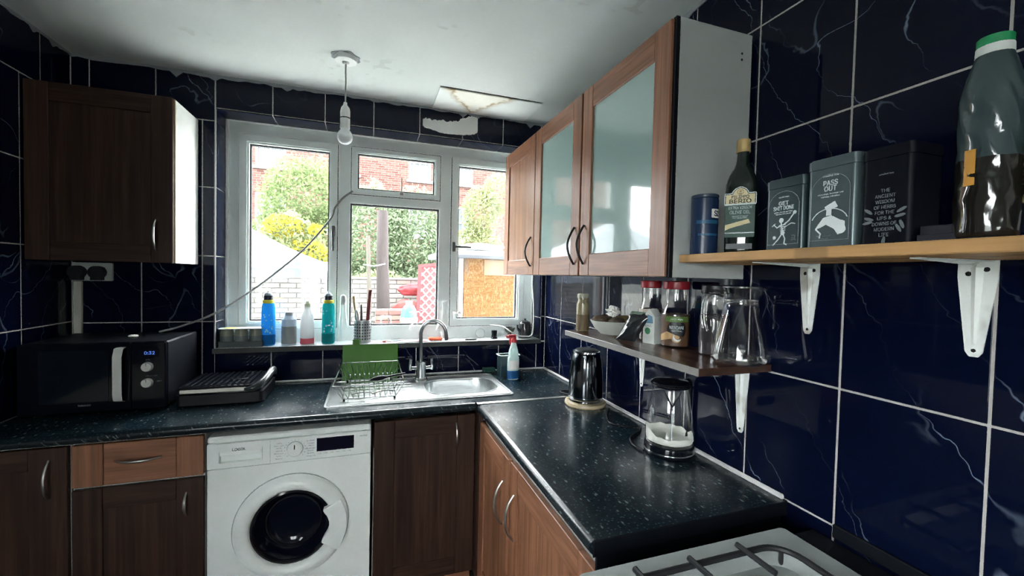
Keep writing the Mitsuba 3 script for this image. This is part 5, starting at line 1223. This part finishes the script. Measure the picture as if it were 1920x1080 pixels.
tree('bushy_tree', 'leafy green tree behind the white gazebo', [((-2.6, 9.5, 3.4), (1.08, .7, 1.05), 5800), ((-2.25, 9.6, 2.3), (.9, .7, .9), 3800), ((-3.2, 9.5, 2.2), (.8, .6, .8), 2600), ((-2.4, 9.4, 1.5), (1.2, .5, .55), 2600)],
     [(-2.4, 9.6, GZ), (-2.4, 9.6, 1.2), (-2.35, 9.6, 2.8)], 'tree', 11, 0)
ys = thing('flowering_shrub', 'shrub with yellow blossom above the gazebo roof', 'shrub')
S(ys + '__stem', tube(spline([(-2.4, 6.0, GZ), (-2.38, 6.0, .9), (-2.3, 6.0, 1.9)], 4), .03, 6), BARK, 40)
S(ys + '__foliage', cat(leaves((-2.42, 6.0, 2.05), (.52, .4, .50), 2400, .045, 31), leaves((-2.05, 6.0, 1.65), (.40, .35, .40), 1500, .045, 33)), LEAF[1]); labels[ys + '__foliage'] = {'kind': 'stuff'}
S(ys + '__blossom', cat(leaves((-2.50, 5.85, 2.28), (.34, .28, .20), 700, .035, 32, .75), leaves((-2.12, 5.8, 1.78), (.36, .3, .30), 800, .035, 34, .75), leaves((-1.98, 5.8, 2.25), (.12, .12, .10), 160, .035, 35, .7)), YEL)
labels[ys + '__blossom'] = {'kind': 'stuff', 'label': 'yellow blossom'}
tree('ivy_hedge', 'tall mass of pale ivy behind the wooden post', [((-1.0, 7.6, 2.35), (.9, .5, 1.2), 6200), ((-.08, 7.7, 2.25), (.88, .5, 1.25), 6200), ((.6, 7.9, 1.8), (.65, .5, 1.0), 2800), ((-.5, 7.5, 1.2), (1.4, .4, .55), 3600)],
     [(-.5, 7.8, GZ), (-.5, 7.8, 1.0), (-.4, 7.8, 2.4)], 'hedge', 51, 2, .05)
tree('young_tree', 'thin pale green tree in front of the flats, right of the window', [((2.0, 9.4, 3.3), (.58, .5, .82), 2600), ((1.85, 9.4, 2.4), (.8, .5, .46), 2300), ((2.55, 9.5, 3.9), (.55, .5, .65), 1600)],
     [(2.05, 9.4, GZ), (2.05, 9.4, 1.5), (2.1, 9.4, 3.5)], 'tree', 71, 1, .05)
tree('low_bush', 'low green bush along the garden wall', [((-2.2, 5.3, 1.35), (.9, .3, .28), 1800), ((-.9, 5.2, 1.25), (.5, .25, .3), 1000)], [(-1.6, 5.3, GZ), (-1.6, 5.3, .6), (-1.6, 5.3, 1.2)], 'bush', 91, 1, .04)
po = thing('wooden_post', 'thick weathered tree trunk standing in the garden', 'post')
S(po, tube([(-.84, 4.2, GZ), (-.85, 4.2, .7), (-.88, 4.2, 1.8), (-.885, 4.2, 2.44)], [.105, .10, .088, .080], 12), pr('weathered', (.062, .052, .052), .95, spec=.1), 40)
po = thing('wooden_post', 'thin pale post left of the thick trunk', 'post')
S(po, tube([(-1.06, 4.1, GZ), (-1.06, 4.1, 1.0), (-1.088, 4.1, 2.05)], [.035, .034, .030], 10), pr('pale_wood', (.105, .095, .082), .9, spec=.1), 40)
S(po + '__tie', tube([(-1.15, 4.08, 1.62), (-1.0, 4.06, 1.60), (-.84, 4.09, 1.64)], .010, 6), PAPER)

# gazebo
gz = thing('gazebo', 'white pop-up gazebo with a sloping canvas roof', 'gazebo')
CANV = thin('canvas', (.42, .43, .46), .35)
ax, ay, az, hw = -3.15, 3.3, 2.42, 1.56
cn = [(ax - hw, ay - hw + .35), (ax + hw, ay - hw + .35), (ax + hw, ay + hw), (ax - hw, ay + hw)]
V, F = [], []
n = 14
for s in range(4):
    (xa, ya), (xb, yb) = cn[s], cn[(s + 1) % 4]
    base_ = len(V)
    for i in range(n + 1):
        for j in range(n + 1):
            u, t = i / n, j / n
            ex, ey = xa + (xb - xa) * u, ya + (yb - ya) * u
            z = 1.60 + (az - 1.60) * (1 - t) - .07 * math.sin(math.pi * t) - .05 * t * math.sin(math.pi * u) * (t > .6) + .012 * math.sin(14 * u + 5 * t)
            V.append((ax + (ex - ax) * t, ay + (ey - ay) * t, z))
    for i in range(n):
        for j in range(n):
            a = base_ + i * (n + 1) + j; F += [(a, a + n + 1, a + n + 2), (a, a + n + 2, a + 1)]
S(gz + '__roof', trimesh.Trimesh(np.array(V), np.array(F), process=False), CANV, 50)
V, F = [], []
for s in range(4):
    (xa, ya), (xb, yb) = cn[s], cn[(s + 1) % 4]; base_ = len(V)
    for i in range(25):
        u = i / 24
        for z in (1.60 - .05 * math.sin(math.pi * u), 1.44 - .03 * math.sin(math.pi * u) + .008 * math.sin(40 * u)):
            w = .012 * math.sin(30 * u)
            V.append((xa + (xb - xa) * u + w * (s % 2), ya + (yb - ya) * u - w * (1 - s % 2), z))
    for i in range(24): a = base_ + i * 2; F += [(a, a + 1, a + 3), (a, a + 3, a + 2)]
S(gz + '__valance', trimesh.Trimesh(np.array(V), np.array(F), process=False), thin('canvas_grey', (.16, .18, .22), .3), 50)
for (x, y) in cn: S(gz + '__leg', cbox(x - .03, x + .03, y - .03, y + .03, GZ, 1.55, .004), WFR)
S(gz + '__frame', bars([((cn[i][0], cn[i][1], 1.54), (cn[(i + 1) % 4][0], cn[(i + 1) % 4][1], 1.54)) for i in range(4)], .014), PLASTER)

# shed with its boarded-up window
sh = thing('shed', 'flat-roofed garden shed boarded with orange chipboard', 'shed')
S(sh + '__wall', bx(.26, 2.6, 4.56, 6.4, GZ, 1.78), pr('shed_wall', (0.319, 0.319, 0.319), .8, spec=.1))
S(sh + '__roof', cbox(.12, 2.8, 4.36, 6.6, 1.80, 1.91, .02), pr('roof_felt', (0.220, 0.237, 0.253), .8, spec=.1))
S(sh + '__roof_edge', cbox(.10, 2.82, 4.33, 4.37, 1.775, 1.84, .01), pr('felt_edge', (0.072, 0.077, 0.088), .8, spec=.1))
S(sh + '__board', cbox(.45, 1.72, 4.52, 4.555, .30, 1.79, .004), pr('chipboard', proc(f_osb), .8, spec=.1)); plab(sh + '__board', 'orange chipboard panel')
S(sh + '__sheet', cbox(.80, 1.62, 4.505, 4.518, 1.50, 1.77, .003), pr('faded_board', (.190, .140, .095), .8, spec=.1))
S(sh + '__corner_post', cbox(.36, .44, 4.50, 4.555, GZ, 1.79, .005), WFR)
S(sh + '__drainpipe', tube([(.31, 4.50, GZ), (.31, 4.50, 1.2), (.30, 4.49, 1.75)], .032, 10), pr('pipe', (0.253, 0.209, 0.209), .6), 40)
ts = thing('plastic_sheet', 'crumpled white plastic sheeting on the shed roof', 'plastic sheet')
v_ = trimesh.creation.icosphere(3, 1.0); q = np.array(v_.vertices)
q = q * (1 + .5 * (meshkit.fbm(q * 2.1 + 3, 3, 8) - .5))[:, None] * np.array([.42, .20, .07]) + np.array([.80, 4.75, 1.992])
S(ts, trimesh.Trimesh(q, v_.faces, process=False), PLASTER, 60)
# red lattice fence, tub and sacks
la = thing('lattice_panel', 'red diamond lattice panel leaning beside the shed', 'lattice')
LR = pr('lattice_red', (.240, .045, .050), .7, spec=.2)
lo = frameM((-.40, 4.02, .30), (1, 0, 0), (.04, .10, 1))
S(la + '__frame', cat(cbox(0, .05, -.552, 1.34, -.02, .02, .004), cbox(.44, .49, -.552, 1.40, -.02, .02, .004), cbox(0, .49, 0, .05, -.02, .02, .004), hullpts((0, 1.30, -.02), (0, 1.35, -.02), (.49, 1.36, -.02), (.49, 1.41, -.02), (0, 1.30, .02), (0, 1.35, .02), (.49, 1.36, .02), (.49, 1.41, .02))), LR, M=lo)
S(la + '__backing', bx(.04, .45, .04, 1.33, -.012, -.006), pr('lattice_back', (.220, .075, .080), .8, spec=.1), M=lo)
for s in (-1, 1):
    for i in range(14):
        y0 = -.32 + .125 * i
        a, b = ((.05, y0), (.44, y0 + .42)) if s > 0 else ((.05, y0 + .42), (.44, y0))
        L0 = LineString([a, b]).intersection(sbox(.05, .05, .44, 1.31))
        if L0.is_empty or L0.length < .06: continue
        S(la + '__lath', prism(L0.buffer(.011, cap_style=2), -.005 if s > 0 else .002, .001 if s > 0 else .008), WFR, M=lo)
tb = thing('plastic_drum', 'blue plastic drum with a white band in front of the lattice', 'drum')
S(tb + '__body', lathe(sprof([(0, GZ), (.10, GZ), (.115, .0), (.115, .78), (.105, .96), (.075, 1.04), (.05, 1.06), (0, 1.06)], 3), 20, (-.535, 3.52, 0)), pr('drum_blue', (.035, .165, .290), .5), 40)
S(tb + '__band', lathe([(.114, .82), (.122, .84), (.122, .88), (.110, .90)], 20, (-.535, 3.52, 0), close=True), WFR, 40)
S(tb + '__cap', lathe([(0, 1.06), (.05, 1.06), (.05, 1.12), (0, 1.13)], 16, (-.535, 3.52, 0)), pr('cap_blue', (0.154, 0.286, 0.363), .5), 40)
def sack(n, label, c, r_, col, seed):
    k = thing(n, label, 'sack'); v_ = trimesh.creation.icosphere(3, 1.0); q = np.array(v_.vertices)
    q = q * (1 + .7 * (meshkit.fbm(q * 1.7 + seed, 3, seed) - .5))[:, None] * np.array(r_) + np.array(c)
    S(k, trimesh.Trimesh(q, v_.faces, process=False), pr('sack_%d' % seed, col, .8, spec=.1), 60)
sack('rubbish_sack', 'pale red sack heaped against the garden wall', (-.52, 4.34, .90), (.20, .14, .20), (.24, .075, .070), 5)
sack('rubbish_sack', 'red sack lying on top of the garden wall end', (-.40, 4.40, 1.24), (.22, .13, .10), (.24, .040, .045), 9)
for i, (x, z, h) in enumerate([(-.62, .0, .66)]):
    k = thing('brick_planter', 'low pink brick planter in front of the garden wall', 'planter')
    S(k + '__core', bx(-.98, -.42, 3.805, 3.93, GZ, .98), 'mat_mortar')
    pk = [pr('brick_pink', (.200, .090, .080), .9, spec=.1), pr('brick_rose', (.235, .130, .110), .9, spec=.1)]
    for r_ in range(9):
        for c_ in range(3):
            xx = -.98 + .188 * c_
            S(k + '__brick', cbox(0, .178, 0, .03, 0, .062, .005), pk[(r_ + c_ * 2) % 2], M=at(xx, 3.77, .32 + .073 * r_))
